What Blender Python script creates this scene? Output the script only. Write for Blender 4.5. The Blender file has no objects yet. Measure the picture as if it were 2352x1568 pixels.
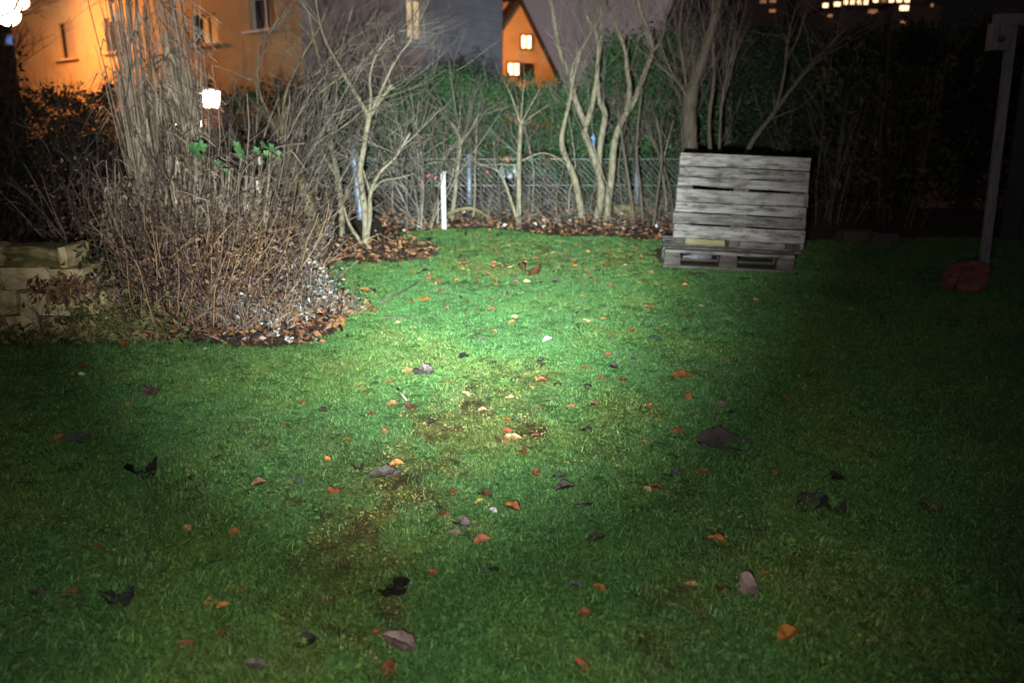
import bpy, math, random
import numpy as np
from mathutils import Vector, Matrix, Euler

random.seed(7)
R = random.Random(11)
rng = np.random.default_rng(5)
S = bpy.context.scene
C = S.collection
rad = math.radians

# ------------------------------------------------------------------ camera
CAM_Z, PITCH, FPX = 1.6, rad(14.0), 1829.0
cam_d = bpy.data.cameras.new('camera')
cam_d.sensor_width = 36.0
cam_d.lens = 28.0
cam_d.clip_start = 0.05
cam_d.clip_end = 900
cam_d.dof.use_dof = True
cam_d.dof.focus_distance = 3.9
cam_d.dof.aperture_fstop = 1.8
cam = bpy.data.objects.new('camera', cam_d)
cam.location = (0, 0, CAM_Z)
cam.rotation_euler = (rad(90) - PITCH, 0, 0)
C.objects.link(cam)
S.camera = cam

# ------------------------------------------------------------------ night sky (town glow on low cloud)
W = bpy.data.worlds.new('World')
S.world = W
W.use_nodes = True
wn, wl = W.node_tree.nodes, W.node_tree.links
wn.clear()
wo = wn.new('ShaderNodeOutputWorld')
bg = wn.new('ShaderNodeBackground')
tc = wn.new('ShaderNodeTexCoord')
sx = wn.new('ShaderNodeSeparateXYZ')
rp = wn.new('ShaderNodeValToRGB')
e = rp.color_ramp.elements
e[0].position, e[0].color = 0.0, (0.165, 0.128, 0.134, 1)
e[1].position, e[1].color = 0.75, (0.024, 0.020, 0.026, 1)
m = e.new(0.22); m.color = (0.118, 0.093, 0.100, 1)
wl.new(tc.outputs['Generated'], sx.inputs[0])
wl.new(sx.outputs['Z'], rp.inputs[0])
wl.new(rp.outputs[0], bg.inputs[0])
bg.inputs[1].default_value = 1.0
wl.new(bg.outputs[0], wo.inputs[0])

# ------------------------------------------------------------------ the hand torch that lights the garden
def spot(name, loc, target, watts, size, blend, col, radius=0.03):
    d = bpy.data.lights.new(name, 'SPOT')
    d.energy, d.spot_size, d.spot_blend, d.color, d.shadow_soft_size = watts, rad(size), blend, col, radius
    o = bpy.data.objects.new(name, d)
    o.location = loc
    o.rotation_euler = (Vector(target) - Vector(loc)).to_track_quat('-Z', 'Y').to_euler()
    C.objects.link(o)
    return o
TORCH = (-0.16, 0.08, 1.40)
def aim(px, py, dist=7.0):
    u, v = (px - 1176) / 1829.0, (784 - py) / 1829.0
    c, s = math.cos(PITCH), math.sin(PITCH)
    return (u * dist, (c + v * s) * dist, CAM_Z + (-s + v * c) * dist)
spot('torch_hotspot', TORCH, aim(1125, 490), 7300, 32, 1.0, (0.80, 1.0, 0.99))
spot('torch_inner_ring', TORCH, aim(1100, 400), 3000, 46, 1.0, (0.88, 1.0, 0.98))
spot('torch_corona', TORCH, aim(1020, 330), 3500, 60, 1.0, (1.0, 1.0, 0.96))
spot('torch_spill', TORCH, aim(1090, 820), 285, 96, 1.0, (1.0, 0.98, 0.82))

S.view_settings.view_transform = 'Standard'
S.view_settings.look = 'None'
S.view_settings.exposure = 0.0
S.view_settings.gamma = 1.0
S.view_settings.use_curve_mapping = False
S.cycles.use_denoising = True
S.cycles.max_bounces = 4
S.cycles.sample_clamp_indirect = 2.0

# ------------------------------------------------------------------ measuring helpers
KS = 0.0664
def gz(x, y):
    """height of the ground"""
    if y < 11.0: z = KS * y
    elif y < 13.5:
        t = (y - 11.0) / 2.5; t = t * t * (3 - 2 * t)
        z = 0.73 + (0.40 - 0.73) * t
    else: z = 0.40
    hx = min(max((x / max(y, 45.0) - 0.13) / 0.09, 0), 1); hx = hx * hx * (3 - 2 * hx)
    hy = min(max((y - 45.0) / 110.0, 0), 1); hz = min(max((y - 155.0) / 150.0, 0), 1)
    return z + hx * (hy * 23.0 + hz * 50.0)
def ray(px, py):
    u, v = (px - 1176) / FPX, (784 - py) / FPX
    c, s = math.cos(PITCH), math.sin(PITCH)
    return Vector((u, c + v * s, -s + v * c))
def P(px, py, Y):
    """the point of the place at forward distance Y that the survey pixel shows"""
    d = ray(px, py)
    return Vector((0, 0, CAM_Z)) + d * (Y / d.y)
def G(px, py):
    """the point of the sloping garden ground under a survey pixel; also metres per pixel there"""
    d = ray(px, py)
    t = CAM_Z / (KS * d.y - d.z)
    p = Vector((0, 0, CAM_Z)) + d * t
    return p, t / FPX
def on_plane(px, py, A, n):
    d = ray(px, py); o = Vector((0, 0, CAM_Z))
    return o + d * ((A - o).dot(n) / d.dot(n))

# ------------------------------------------------------------------ mesh builder
class MB:
    def __init__(s): s.v, s.f = [], []
    def box(s, c, size, M=None, jit=0.0, rr=None):
        hx, hy, hz = size[0] / 2, size[1] / 2, size[2] / 2
        b = len(s.v)
        for x, y, z in ((-1,-1,-1),(1,-1,-1),(1,1,-1),(-1,1,-1),(-1,-1,1),(1,-1,1),(1,1,1),(-1,1,1)):
            p = Vector((x*hx, y*hy, z*hz))
            if jit: p += Vector((rr.uniform(-jit, jit), rr.uniform(-jit, jit), rr.uniform(-jit, jit)))
            if M is not None: p = M @ p
            s.v.append(tuple(p + Vector(c)))
        for q in ((0,3,2,1),(4,5,6,7),(0,1,5,4),(1,2,6,5),(2,3,7,6),(3,0,4,7)):
            s.f.append(tuple(b + i for i in q))
        return s
    def quad(s, a, b, c, d):
        i = len(s.v); s.v += [tuple(a), tuple(b), tuple(c), tuple(d)]; s.f.append((i, i+1, i+2, i+3)); return s
    def poly(s, pts):
        i = len(s.v); s.v += [tuple(p) for p in pts]; s.f.append(tuple(range(i, i+len(pts)))); return s
    def prism(s, pts, off):
        """closed extrusion of a polygon"""
        off = Vector(off); n = len(pts); i = len(s.v)
        s.v += [tuple(p) for p in pts] + [tuple(Vector(p) + off) for p in pts]
        s.f.append(tuple(range(i, i+n))); s.f.append(tuple(range(i+2*n-1, i+n-1, -1)))
        for k in range(n):
            a, b = i+k, i+(k+1) % n
            s.f.append((a, a+n, b+n, b))
        return s
    def tube(s, pts, radii, sides=6, cap=True):
        pts = [Vector(p) for p in pts]; n = len(pts)
        if not hasattr(radii, '__len__'): radii = [radii] * n
        b0 = len(s.v)
        t = (pts[1] - pts[0]).normalized()
        a = t.orthogonal().normalized()
        for i, p in enumerate(pts):
            t = (pts[min(i+1, n-1)] - pts[max(i-1, 0)])
            t = t.normalized() if t.length > 1e-9 else Vector((0, 0, 1))
            a = (a - t * a.dot(t))
            a = a.normalized() if a.length > 1e-6 else t.orthogonal().normalized()
            b = t.cross(a)
            for k in range(sides):
                th = 2 * math.pi * k / sides
                s.v.append(tuple(p + (a * math.cos(th) + b * math.sin(th)) * radii[i]))
        for i in range(n - 1):
            for k in range(sides):
                k2 = (k + 1) % sides
                s.f.append((b0 + i*sides + k, b0 + i*sides + k2, b0 + (i+1)*sides + k2, b0 + (i+1)*sides + k))
        if cap:
            s.f.append(tuple(b0 + k for k in range(sides - 1, -1, -1)))
            s.f.append(tuple(b0 + (n-1)*sides + k for k in range(sides)))
        return s
    def build(s, name, mat, parent=None, origin=None, smooth=False, kind=None):
        me = bpy.data.meshes.new(name)
        if origin is None: origin = parent['_o'] if parent is not None and '_o' in parent else (0, 0, 0)
        V = np.array(s.v, dtype=np.float64).reshape(-1, 3) - np.array(tuple(origin))
        me.from_pydata(V.tolist(), [], s.f)
        me.materials.append(mat)
        if smooth: me.polygons.foreach_set('use_smooth', [True] * len(me.polygons))
        o = bpy.data.objects.new(name, me)
        C.objects.link(o)
        if parent is not None:
            o.parent = parent
            pr = parent
            o['_o'] = list(parent['_o']) if '_o' in parent else [0, 0, 0]
        else:
            o.location = tuple(origin); o['_o'] = [float(q) for q in origin]
        if kind: o['kind'] = kind
        return o
    @property
    def size(s): return len(s.f)

def raw(name, V, F, mat, parent=None, origin=(0, 0, 0), kind=None, smooth=False):
    m = MB(); m.v = V; m.f = F
    return m.build(name, mat, parent, origin if parent is None else None, smooth, kind)
def tag(o, label, cat=None, group=None, kind=None):
    if label: o['label'] = label
    if cat: o['category'] = cat
    if group: o['group'] = group
    if kind: o['kind'] = kind
    return o
def thing(name, label, cat, loc, group=None):
    o = bpy.data.objects.new(name, None)
    o.empty_display_size = 0.1
    o.location = tuple(loc); o['_o'] = [float(q) for q in loc]
    C.objects.link(o)
    return tag(o, label, cat, group)

# ------------------------------------------------------------------ materials
def mat(name, cols, rough=0.8, scale=6.0, island=0.0, bump=0.0, stretch=None, spec=0.3, detail=4.0, metal=0.0,
        obj_rand=0.0, trans=0.0, coords='Object'):
    """procedural surface: noise-driven mix between the colours, per-piece variation, optional relief"""
    M = bpy.data.materials.new(name); M.use_nodes = True
    n, l = M.node_tree.nodes, M.node_tree.links
    bs = n['Principled BSDF']
    bs.inputs['Roughness'].default_value = rough
    bs.inputs['Specular IOR Level'].default_value = spec
    bs.inputs['Metallic'].default_value = metal
    if coords == 'World':
        g0 = n.new('ShaderNodeNewGeometry'); src = g0.outputs['Position']
    else:
        t = n.new('ShaderNodeTexCoord'); src = t.outputs[coords]
    mp = n.new('ShaderNodeMapping')
    if stretch: mp.inputs['Scale'].default_value = stretch
    l.new(src, mp.inputs[0])
    nz = n.new('ShaderNodeTexNoise')
    nz.inputs['Scale'].default_value = scale; nz.inputs['Detail'].default_value = detail; nz.inputs['Roughness'].default_value = 0.65
    l.new(mp.outputs[0], nz.inputs['Vector'])
    ramp = n.new('ShaderNodeValToRGB'); el = ramp.color_ramp.elements
    k = len(cols)
    el[0].position, el[0].color = 0.30, (*cols[0], 1)
    el[1].position, el[1].color = 0.70, (*cols[-1], 1)
    for i in range(1, k - 1):
        q = el.new(0.30 + 0.40 * i / (k - 1)); q.color = (*cols[i], 1)
    fac = nz.outputs['Fac']
    if island or obj_rand:
        add = n.new('ShaderNodeMath'); add.operation = 'ADD'
        l.new(fac, add.inputs[0])
        mu = n.new('ShaderNodeMath'); mu.operation = 'MULTIPLY_ADD'
        if island:
            g = n.new('ShaderNodeNewGeometry'); l.new(g.outputs['Random Per Island'], mu.inputs[0]); a = island
        else:
            g = n.new('ShaderNodeObjectInfo'); l.new(g.outputs['Random'], mu.inputs[0]); a = obj_rand
        mu.inputs[1].default_value = a; mu.inputs[2].default_value = -a / 2
        l.new(mu.outputs[0], add.inputs[1]); fac = add.outputs[0]
    l.new(fac, ramp.inputs[0])
    l.new(ramp.outputs[0], bs.inputs['Base Color'])
    if bump:
        b = n.new('ShaderNodeBump'); b.inputs['Strength'].default_value = bump; b.inputs['Distance'].default_value = 0.02
        l.new(nz.outputs['Fac'], b.inputs['Height']); l.new(b.outputs[0], bs.inputs['Normal'])
    if trans:
        tr = n.new('ShaderNodeBsdfTranslucent'); mx = n.new('ShaderNodeMixShader'); mx.inputs[0].default_value = trans
        l.new(ramp.outputs[0], tr.inputs[0]); l.new(bs.outputs[0], mx.inputs[1]); l.new(tr.outputs[0], mx.inputs[2])
        l.new(mx.outputs[0], n['Material Output'].inputs[0])
    return M
def emit(name, col, strength):
    M = bpy.data.materials.new(name); M.use_nodes = True
    n, l = M.node_tree.nodes, M.node_tree.links
    n.clear()
    o = n.new('ShaderNodeOutputMaterial'); em = n.new('ShaderNodeEmission')
    t = n.new('ShaderNodeTexCoord'); nz = n.new('ShaderNodeTexNoise'); nz.inputs['Scale'].default_value = 1.6
    mr = n.new('ShaderNodeMapRange'); mr.inputs[3].default_value = strength * 0.6; mr.inputs[4].default_value = strength * 1.4
    l.new(t.outputs['Object'], nz.inputs['Vector']); l.new(nz.outputs['Fac'], mr.inputs[0]); l.new(mr.outputs[0], em.inputs[1])
    em.inputs[0].default_value = (*col, 1)
    l.new(em.outputs[0], o.inputs[0])
    return M

M_soil = mat('garden_soil', [(0.018, 0.012, 0.008), (0.045, 0.030, 0.020), (0.07, 0.05, 0.032)], 0.95, 9, bump=0.6, coords='World')
M_bark = mat('pale_bark', [(0.055, 0.047, 0.030), (0.125, 0.108, 0.070), (0.185, 0.165, 0.11), (0.23, 0.22, 0.17)], 0.9, 16, bump=0.9, stretch=(2, 2, 0.8), detail=8)
M_bark2 = mat('mossy_bark', [(0.05, 0.05, 0.018), (0.13, 0.115, 0.055), (0.20, 0.175, 0.10)], 0.95, 13, bump=0.9, detail=8)
M_bark3 = mat('brown_bark', [(0.035, 0.028, 0.021), (0.075, 0.062, 0.045), (0.115, 0.095, 0.066)], 0.95, 14, bump=0.9, stretch=(3, 3, 0.5))
M_twig = mat('twig_bark', [(0.045, 0.037, 0.030), (0.105, 0.09, 0.072), (0.185, 0.162, 0.13)], 0.85, 4, island=0.5)
M_twigb = mat('brown_twig_bark', [(0.032, 0.023, 0.020), (0.075, 0.056, 0.046), (0.135, 0.105, 0.088)], 0.85, 4, island=0.5)
M_straw = mat('dry_straw', [(0.15, 0.12, 0.09), (0.34, 0.285, 0.215), (0.52, 0.45, 0.35)], 0.8, 5, island=0.55)
M_dead = mat('dead_perennial_stem', [(0.045, 0.033, 0.030), (0.125, 0.096, 0.082), (0.27, 0.215, 0.175)], 0.85, 4, island=0.6)
M_pod = mat('papery_seed_pod', [(0.42, 0.37, 0.28), (0.62, 0.56, 0.44)], 0.6, 8, island=0.4, trans=0.3)
M_silver = mat('silvery_leaf', [(0.09, 0.105, 0.085), (0.17, 0.185, 0.165), (0.36, 0.37, 0.38)], 0.7, 6, island=0.7, trans=0.2)
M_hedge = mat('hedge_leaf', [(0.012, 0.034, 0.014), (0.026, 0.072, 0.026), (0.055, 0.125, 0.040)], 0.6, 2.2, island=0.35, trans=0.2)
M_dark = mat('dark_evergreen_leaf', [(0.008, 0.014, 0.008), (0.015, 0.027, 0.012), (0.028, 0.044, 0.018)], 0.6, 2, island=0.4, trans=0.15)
M_olive = mat('olive_leaf', [(0.02, 0.022, 0.009), (0.045, 0.045, 0.02), (0.085, 0.08, 0.04)], 0.6, 3, island=0.5, trans=0.2)
M_brightleaf = mat('bright_green_leaf', [(0.04, 0.12, 0.04), (0.10, 0.24, 0.09)], 0.5, 8, trans=0.25)
M_drybrown = mat('withered_leaf', [(0.045, 0.026, 0.018), (0.12, 0.068, 0.04), (0.24, 0.145, 0.08)], 0.75, 5, island=0.7, trans=0.1)
M_litter = mat('leaf_litter', [(0.012, 0.008, 0.006), (0.030, 0.017, 0.011), (0.075, 0.035, 0.017), (0.17, 0.08, 0.036)], 0.7, 3, island=0.8)
M_palew = mat('pale_litter', [(0.09, 0.065, 0.05), (0.20, 0.155, 0.12), (0.42, 0.40, 0.41)], 0.7, 3, island=0.8)
M_berry = mat('pink_berry', [(0.45, 0.05, 0.12), (0.62, 0.10, 0.20)], 0.5, 8)
M_stone = mat('sandstone', [(0.09, 0.08, 0.03), (0.30, 0.24, 0.12), (0.52, 0.43, 0.26)], 0.9, 2.6, obj_rand=0.35, bump=0.7, detail=8)
M_moss = mat('moss_leaf', [(0.035, 0.04, 0.012), (0.08, 0.085, 0.025), (0.15, 0.14, 0.05)], 0.8, 3, island=0.5)
M_galv = mat('galvanised_steel', [(0.11, 0.13, 0.17), (0.20, 0.23, 0.29)], 0.5, 7, metal=0.3)
M_wire = mat('fence_wire', [(0.10, 0.11, 0.12), (0.19, 0.20, 0.21)], 0.5, 3, metal=0.4)
M_white = mat('white_painted_wood', [(0.20, 0.20, 0.19), (0.38, 0.38, 0.37)], 0.7, 9, stretch=(4, 4, 1))
M_render = mat('cream_render', [(0.44, 0.32, 0.17), (0.53, 0.39, 0.21), (0.60, 0.46, 0.27)], 0.9, 0.9, bump=0.1, detail=8)
M_rose = mat('rose_render', [(0.48, 0.36, 0.35), (0.56, 0.43, 0.42)], 0.9, 1.2, detail=8)
M_slate = mat('slate_cladding', [(0.36, 0.365, 0.43), (0.46, 0.465, 0.53)], 0.7, 1.5, bump=0.2, detail=8)
M_roof = mat('dark_roof', [(0.020, 0.018, 0.020), (0.04, 0.034, 0.034)], 0.8, 4, stretch=(1, 1, 6))
M_frame = mat('window_frame_paint', [(0.55, 0.54, 0.56), (0.70, 0.69, 0.70)], 0.5, 4)
M_reveal = mat('shutter_paint', [(0.42, 0.31, 0.20), (0.50, 0.38, 0.25)], 0.7, 6, stretch=(1, 1, 8))
M_glass = mat('dark_window_glass', [(0.012, 0.012, 0.018), (0.03, 0.024, 0.024)], 0.45, 3, spec=0.6)
M_brick = mat('red_brick', [(0.17, 0.07, 0.05), (0.26, 0.12, 0.09)], 0.9, 8, bump=0.3)
M_post = mat('grey_post_paint', [(0.06, 0.058, 0.07), (0.13, 0.124, 0.145), (0.19, 0.18, 0.205)], 0.8, 12, stretch=(3, 3, 0.35), bump=.5, detail=8)
M_black = mat('black_metal', [(0.010, 0.010, 0.012), (0.025, 0.025, 0.028)], 0.5, 6)
M_bag = mat('red_sack_plastic', [(0.07, 0.022, 0.018), (0.15, 0.045, 0.032)], 0.6, 5)
M_car = mat('grey_car_paint', [(0.045, 0.05, 0.06), (0.07, 0.075, 0.09)], 0.25, 2, metal=0.5)
M_tyre = mat('tyre_rubber', [(0.012, 0.012, 0.012), (0.025, 0.025, 0.025)], 0.9, 10)
M_far = mat('dim_town_wall', [(0.10, 0.075, 0.06), (0.15, 0.11, 0.09)], 0.9, 1)
M_hill = mat('dark_hill_ground', [(0.010, 0.012, 0.008), (0.02, 0.022, 0.014)], 0.95, 0.1, coords='World')
def wood(name, lo, hi, dirt, amount):
    M = bpy.data.materials.new(name); M.use_nodes = True
    n, l = M.node_tree.nodes, M.node_tree.links
    bs = n['Principled BSDF']; bs.inputs['Roughness'].default_value = .9; bs.inputs['Specular IOR Level'].default_value = .2
    t = n.new('ShaderNodeTexCoord'); oi = n.new('ShaderNodeObjectInfo')
    sh = n.new('ShaderNodeVectorMath'); sh.operation = 'MULTIPLY_ADD'
    cx_ = n.new('ShaderNodeCombineXYZ'); 
    for i in range(3): l.new(oi.outputs['Random'], cx_.inputs[i])
    l.new(cx_.outputs[0], sh.inputs[0]); sh.inputs[1].default_value = (37, 19, 23); l.new(t.outputs['Object'], sh.inputs[2])
    def nz(scale, stretch, det):
        mp = n.new('ShaderNodeMapping'); mp.inputs['Scale'].default_value = stretch; l.new(sh.outputs[0], mp.inputs[0])
        q = n.new('ShaderNodeTexNoise'); q.inputs['Scale'].default_value = scale; q.inputs['Detail'].default_value = det; q.inputs['Roughness'].default_value = .7; l.new(mp.outputs[0], q.inputs['Vector']); return q.outputs['Fac']
    g = nz(2.2, (1.0, 26, 26), 8); bl = nz(3.4, (1.6, 6, 6), 5)
    r1 = n.new('ShaderNodeValToRGB'); e1 = r1.color_ramp.elements; e1[0].position, e1[0].color = .3, (*lo, 1); e1[1].position, e1[1].color = .72, (*hi, 1); l.new(g, r1.inputs[0])
    r2 = n.new('ShaderNodeMapRange'); r2.inputs[1].default_value = .44; r2.inputs[2].default_value = .66; r2.inputs[4].default_value = amount; l.new(bl, r2.inputs[0])
    mx = n.new('ShaderNodeMix'); mx.data_type = 'RGBA'; l.new(r2.outputs[0], mx.inputs['Factor']); l.new(r1.outputs[0], mx.inputs['A']); mx.inputs['B'].default_value = (*dirt, 1)
    hv = n.new('ShaderNodeHueSaturation'); mr = n.new('ShaderNodeMapRange'); mr.inputs[3].default_value = .58; mr.inputs[4].default_value = 1.30; l.new(oi.outputs['Random'], mr.inputs[0]); l.new(mr.outputs[0], hv.inputs['Value']); l.new(mx.outputs['Result'], hv.inputs['Color'])
    l.new(hv.outputs[0], bs.inputs['Base Color'])
    bp = n.new('ShaderNodeBump'); bp.inputs['Strength'].default_value = .6; bp.inputs['Distance'].default_value = .006; l.new(g, bp.inputs['Height']); l.new(bp.outputs[0], bs.inputs['Normal'])
    return M
M_wood = wood('weathered_pallet_wood', (0.105, 0.10, 0.092), (0.25, 0.245, 0.24), (0.035, 0.028, 0.02), .92)
M_woodd = wood('dark_pallet_wood', (0.045, 0.038, 0.032), (0.10, 0.09, 0.08), (0.02, 0.016, 0.012), .8)
M_woodp = wood('pale_new_wood', (0.26, 0.235, 0.12), (0.36, 0.33, 0.19), (0.12, 0.10, 0.05), .5)
M_plank = mat('tan_plank_wood', [(0.34, 0.23, 0.14), (0.48, 0.34, 0.22)], 0.8, 5, stretch=(1, 8, 5))
E_sodium = emit('sodium_lamp_glow', (1.0, 0.62, 0.42), 40)
E_lamp = emit('warm_lamp_glow', (1.0, 0.80, 0.55), 30)
E_winA = emit('lit_window_glow', (1.0, 0.62, 0.30), 4.5)
E_winB = emit('curtained_window_glow', (1.0, 0.70, 0.38), 0.75)
E_far1 = emit('town_window_glow', (1.0, 0.66, 0.34), 3.0)
E_far2 = emit('dim_town_window_glow', (1.0, 0.42, 0.20), 0.38)
E_blue = emit('blue_window_glow', (0.25, 0.42, 1.0), 0.45)
E_red = emit('tail_light_glow', (1.0, 0.03, 0.04), 2.2)
E_amb = emit('amber_light_glow', (1.0, 0.45, 0.10), 1.2)

# lawn and grass share one colour scheme
def worn_amount(x, y):
    """where the grass is thin, mossy and trodden (0..1)"""
    w = 0.0
    for cx, cy, rx, ry, a in WORN:
        d = ((x - cx) / rx) ** 2 + ((y - cy) / ry) ** 2
        w = max(w, a * math.exp(-d * 1.4))
    return w
WORN = []
for px, py, wx, a in ((1200, 870, 110, .85), (1120, 930, 150, 1.0), (1040, 985, 150, 1.0), (1190, 985, 110, .9), (1000, 1060, 150, .9), (910, 1130, 150, .95), (840, 1200, 150, 1.0), (790, 1280, 140, .9), (760, 1360, 120, .7), (900, 1290, 120, .7),
                      (900, 1400, 100, .9), (1020, 1190, 130, .65), (870, 1480, 110, .8), (1560, 1390, 120, .7), (1620, 1330, 90, .5), (1300, 1330, 130, .4), (1480, 1480, 130, .45), (560, 1010, 170, .4), (1450, 930, 110, .35), (1650, 1250, 170, .3), (1350, 1030, 110, .4),
                      (1080, 580, 130, .45), (1230, 600, 180, .55), (1450, 590, 180, .55), (420, 1180, 180, .35), (1250, 1500, 120, .35), (680, 1420, 140, .5), (600, 1180, 130, .35)):
    p, mpu = G(px, py)
    WORN.append((p.x, p.y, wx * mpu, wx * mpu * 1.25, a))

def grass_material(name, ground=False):
    M = bpy.data.materials.new(name); M.use_nodes = True
    n, l = M.node_tree.nodes, M.node_tree.links
    bs = n['Principled BSDF']; bs.inputs['Roughness'].default_value = 0.55; bs.inputs['Specular IOR Level'].default_value = 0.35
    g = n.new('ShaderNodeNewGeometry')
    def noise(sc, det=3):
        z = n.new('ShaderNodeTexNoise'); z.inputs['Scale'].default_value = sc; z.inputs['Detail'].default_value = det
        l.new(g.outputs['Position'], z.inputs['Vector']); return z
    def ramp(fac, stops):
        r = n.new('ShaderNodeValToRGB'); el = r.color_ramp.elements
        el[0].position, el[0].color = stops[0][0], (*stops[0][1], 1)
        el[1].position, el[1].color = stops[-1][0], (*stops[-1][1], 1)
        for q, c in stops[1:-1]: el.new(q).color = (*c, 1)
        l.new(fac, r.inputs[0]); return r.outputs[0]
    def mix(f, a, b):
        x = n.new('ShaderNodeMix'); x.data_type = 'RGBA'
        if hasattr(f, 'links') or not isinstance(f, float): l.new(f, x.inputs['Factor'])
        else: x.inputs['Factor'].default_value = f
        l.new(a, x.inputs['A']); l.new(b, x.inputs['B']); return x.outputs['Result']
    if ground:
        col = ramp(noise(7, 6).outputs['Fac'], [(0.3, (0.018, 0.015, 0.008)), (0.45, (0.040, 0.038, 0.015)), (0.6, (0.070, 0.072, 0.024)), (0.75, (0.095, 0.085, 0.036))])
        bp = n.new('ShaderNodeBump'); bp.inputs['Strength'].default_value = 0.7; bp.inputs['Distance'].default_value = 0.02
        l.new(noise(30, 4).outputs['Fac'], bp.inputs['Height']); l.new(bp.outputs[0], bs.inputs['Normal'])
        l.new(col, bs.inputs['Base Color']); return M
    at = n.new('ShaderNodeAttribute'); at.attribute_type = 'INSTANCER'; at.attribute_name = 'worn'
    green = ramp(noise(1.4, 4).outputs['Fac'], [(0.30, (0.066, 0.140, 0.046)), (0.46, (0.072, 0.190, 0.060)), (0.60, (0.098, 0.205, 0.056)), (0.74, (0.138, 0.185, 0.056))])
    moss = ramp(noise(9, 3).outputs['Fac'], [(0.28, (0.050, 0.045, 0.020)), (0.42, (0.088, 0.094, 0.030)), (0.56, (0.130, 0.142, 0.036)), (0.72, (0.150, 0.125, 0.060))])
    col = mix(at.outputs['Fac'], green, moss)
    isl = ramp(g.outputs['Random Per Island'], [(0.0, (0.55, 0.55, 0.55)), (0.8, (1.05, 1.05, 1.0)), (0.93, (1.5, 1.4, 1.2)), (1.0, (2.3, 1.9, 1.6))])
    mu = n.new('ShaderNodeMix'); mu.data_type = 'RGBA'; mu.blend_type = 'MULTIPLY'; mu.inputs['Factor'].default_value = 1.0
    l.new(col, mu.inputs['A']); l.new(isl, mu.inputs['B'])
    l.new(mu.outputs['Result'], bs.inputs['Base Color'])
    tr = n.new('ShaderNodeBsdfTranslucent'); mx = n.new('ShaderNodeMixShader'); mx.inputs[0].default_value = 0.25
    l.new(mu.outputs['Result'], tr.inputs[0]); l.new(bs.outputs[0], mx.inputs[1]); l.new(tr.outputs[0], mx.inputs[2])
    l.new(mx.outputs[0], n['Material Output'].inputs[0])
    return M
M_grass = grass_material('grass_blade')
M_turf = grass_material('turf_soil', True)

# ================================================================== ground
def sheet(name, xs, ys, zf, m):
    V = [(x, y, zf(x, y)) for y in ys for x in xs]
    nx = len(xs); F = []
    for j in range(len(ys) - 1):
        for i in range(nx - 1):
            a = j * nx + i
            F.append((a, a + 1, a + nx + 1, a + nx))
    return raw(name, V, F, m, kind='structure', smooth=True)
def smooth_noise(x, y):
    return math.sin(x * 2.1 + 1.3 * math.sin(y * 1.7)) * math.cos(y * 1.9 + 0.8 * math.sin(x * 1.3)) * 0.5 + math.sin(x * 5.3 + y * 3.1) * 0.2
far_y = [-6, -2] + [13.5 + (0 if i == 0 else 2.2 * i ** 1.55) for i in range(0, 30)]
ys = [-12, -4, 0] + [i * 0.5 for i in range(1, 28)] + [15, 18, 22, 30, 45, 60, 75, 90, 105, 120, 135, 150, 160, 180, 200, 230, 260, 290, 320, 500]
xs = [-400, -120, -60, -40, -25, -16, -10, -6, -3, 0, 3, 6, 10, 14, 18, 22, 26, 30, 34, 38, 42, 46, 50, 55, 60, 66, 73, 80, 90, 105, 120, 150, 200, 400]
sheet('ground', xs, ys, lambda x, y: gz(x, y) - 0.03, M_hill)

# the lawn: everything right of the planting bed, up to the leafy strip under the hedge
EDGE = [(-160, 800), (0, 796), (150, 800), (300, 792), (430, 786), (520, 800), (620, 808), (710, 800), (775, 768), (800, 730), (795, 690), (740, 655), (712, 625),
        (800, 606), (900, 606), (985, 598), (1012, 578), (940, 556), (905, 540), (1010, 530), (1130, 530), (1260, 545), (1400, 548), (1520, 556), (1620, 556), (1900, 556), (2150, 552), (2700, 550)]
EDGE_W = [G(a, b)[0] for a, b in EDGE]
LAWN = [(p.x, p.y) for p in EDGE_W] + [(14, 9.0), (9, -3), (-9, -3), (-9, EDGE_W[0].y)]
LA = np.array(LAWN)
def inside(X, Y, poly=LA):
    c = np.zeros(len(X), bool); n = len(poly); j = n - 1
    for i in range(n):
        xi, yi = poly[i]; xj, yj = poly[j]
        q = ((yi > Y) != (yj > Y)) & (X < (xj - xi) * (Y - yi) / (yj - yi + 1e-12) + xi)
        c ^= q; j = i
    return c
def in_lawn(x, y): return bool(inside(np.array([x]), np.array([y]))[0])

st = 0.16
gx = np.arange(-9, 14, st); gy = np.arange(-3, 10.4, st)
GX, GY = np.meshgrid(gx, gy)
ins = inside(GX.ravel() + st / 2, GY.ravel() + st / 2).reshape(GX.shape)
V, F, idx = [], [], {}
def vid(i, j):
    if (i, j) not in idx:
        x, y = float(gx[0] + i * st), float(gy[0] + j * st)
        idx[(i, j)] = len(V); V.append((x, y, gz(x, y) + 0.006 + 0.012 * smooth_noise(x, y)))
    return idx[(i, j)]
for j in range(len(gy) - 1):
    for i in range(len(gx) - 1):
        if ins[j, i]: F.append((vid(i, j), vid(i+1, j), vid(i+1, j+1), vid(i, j+1)))
raw('lawn', V, F, M_turf, kind='structure', smooth=True)

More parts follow.
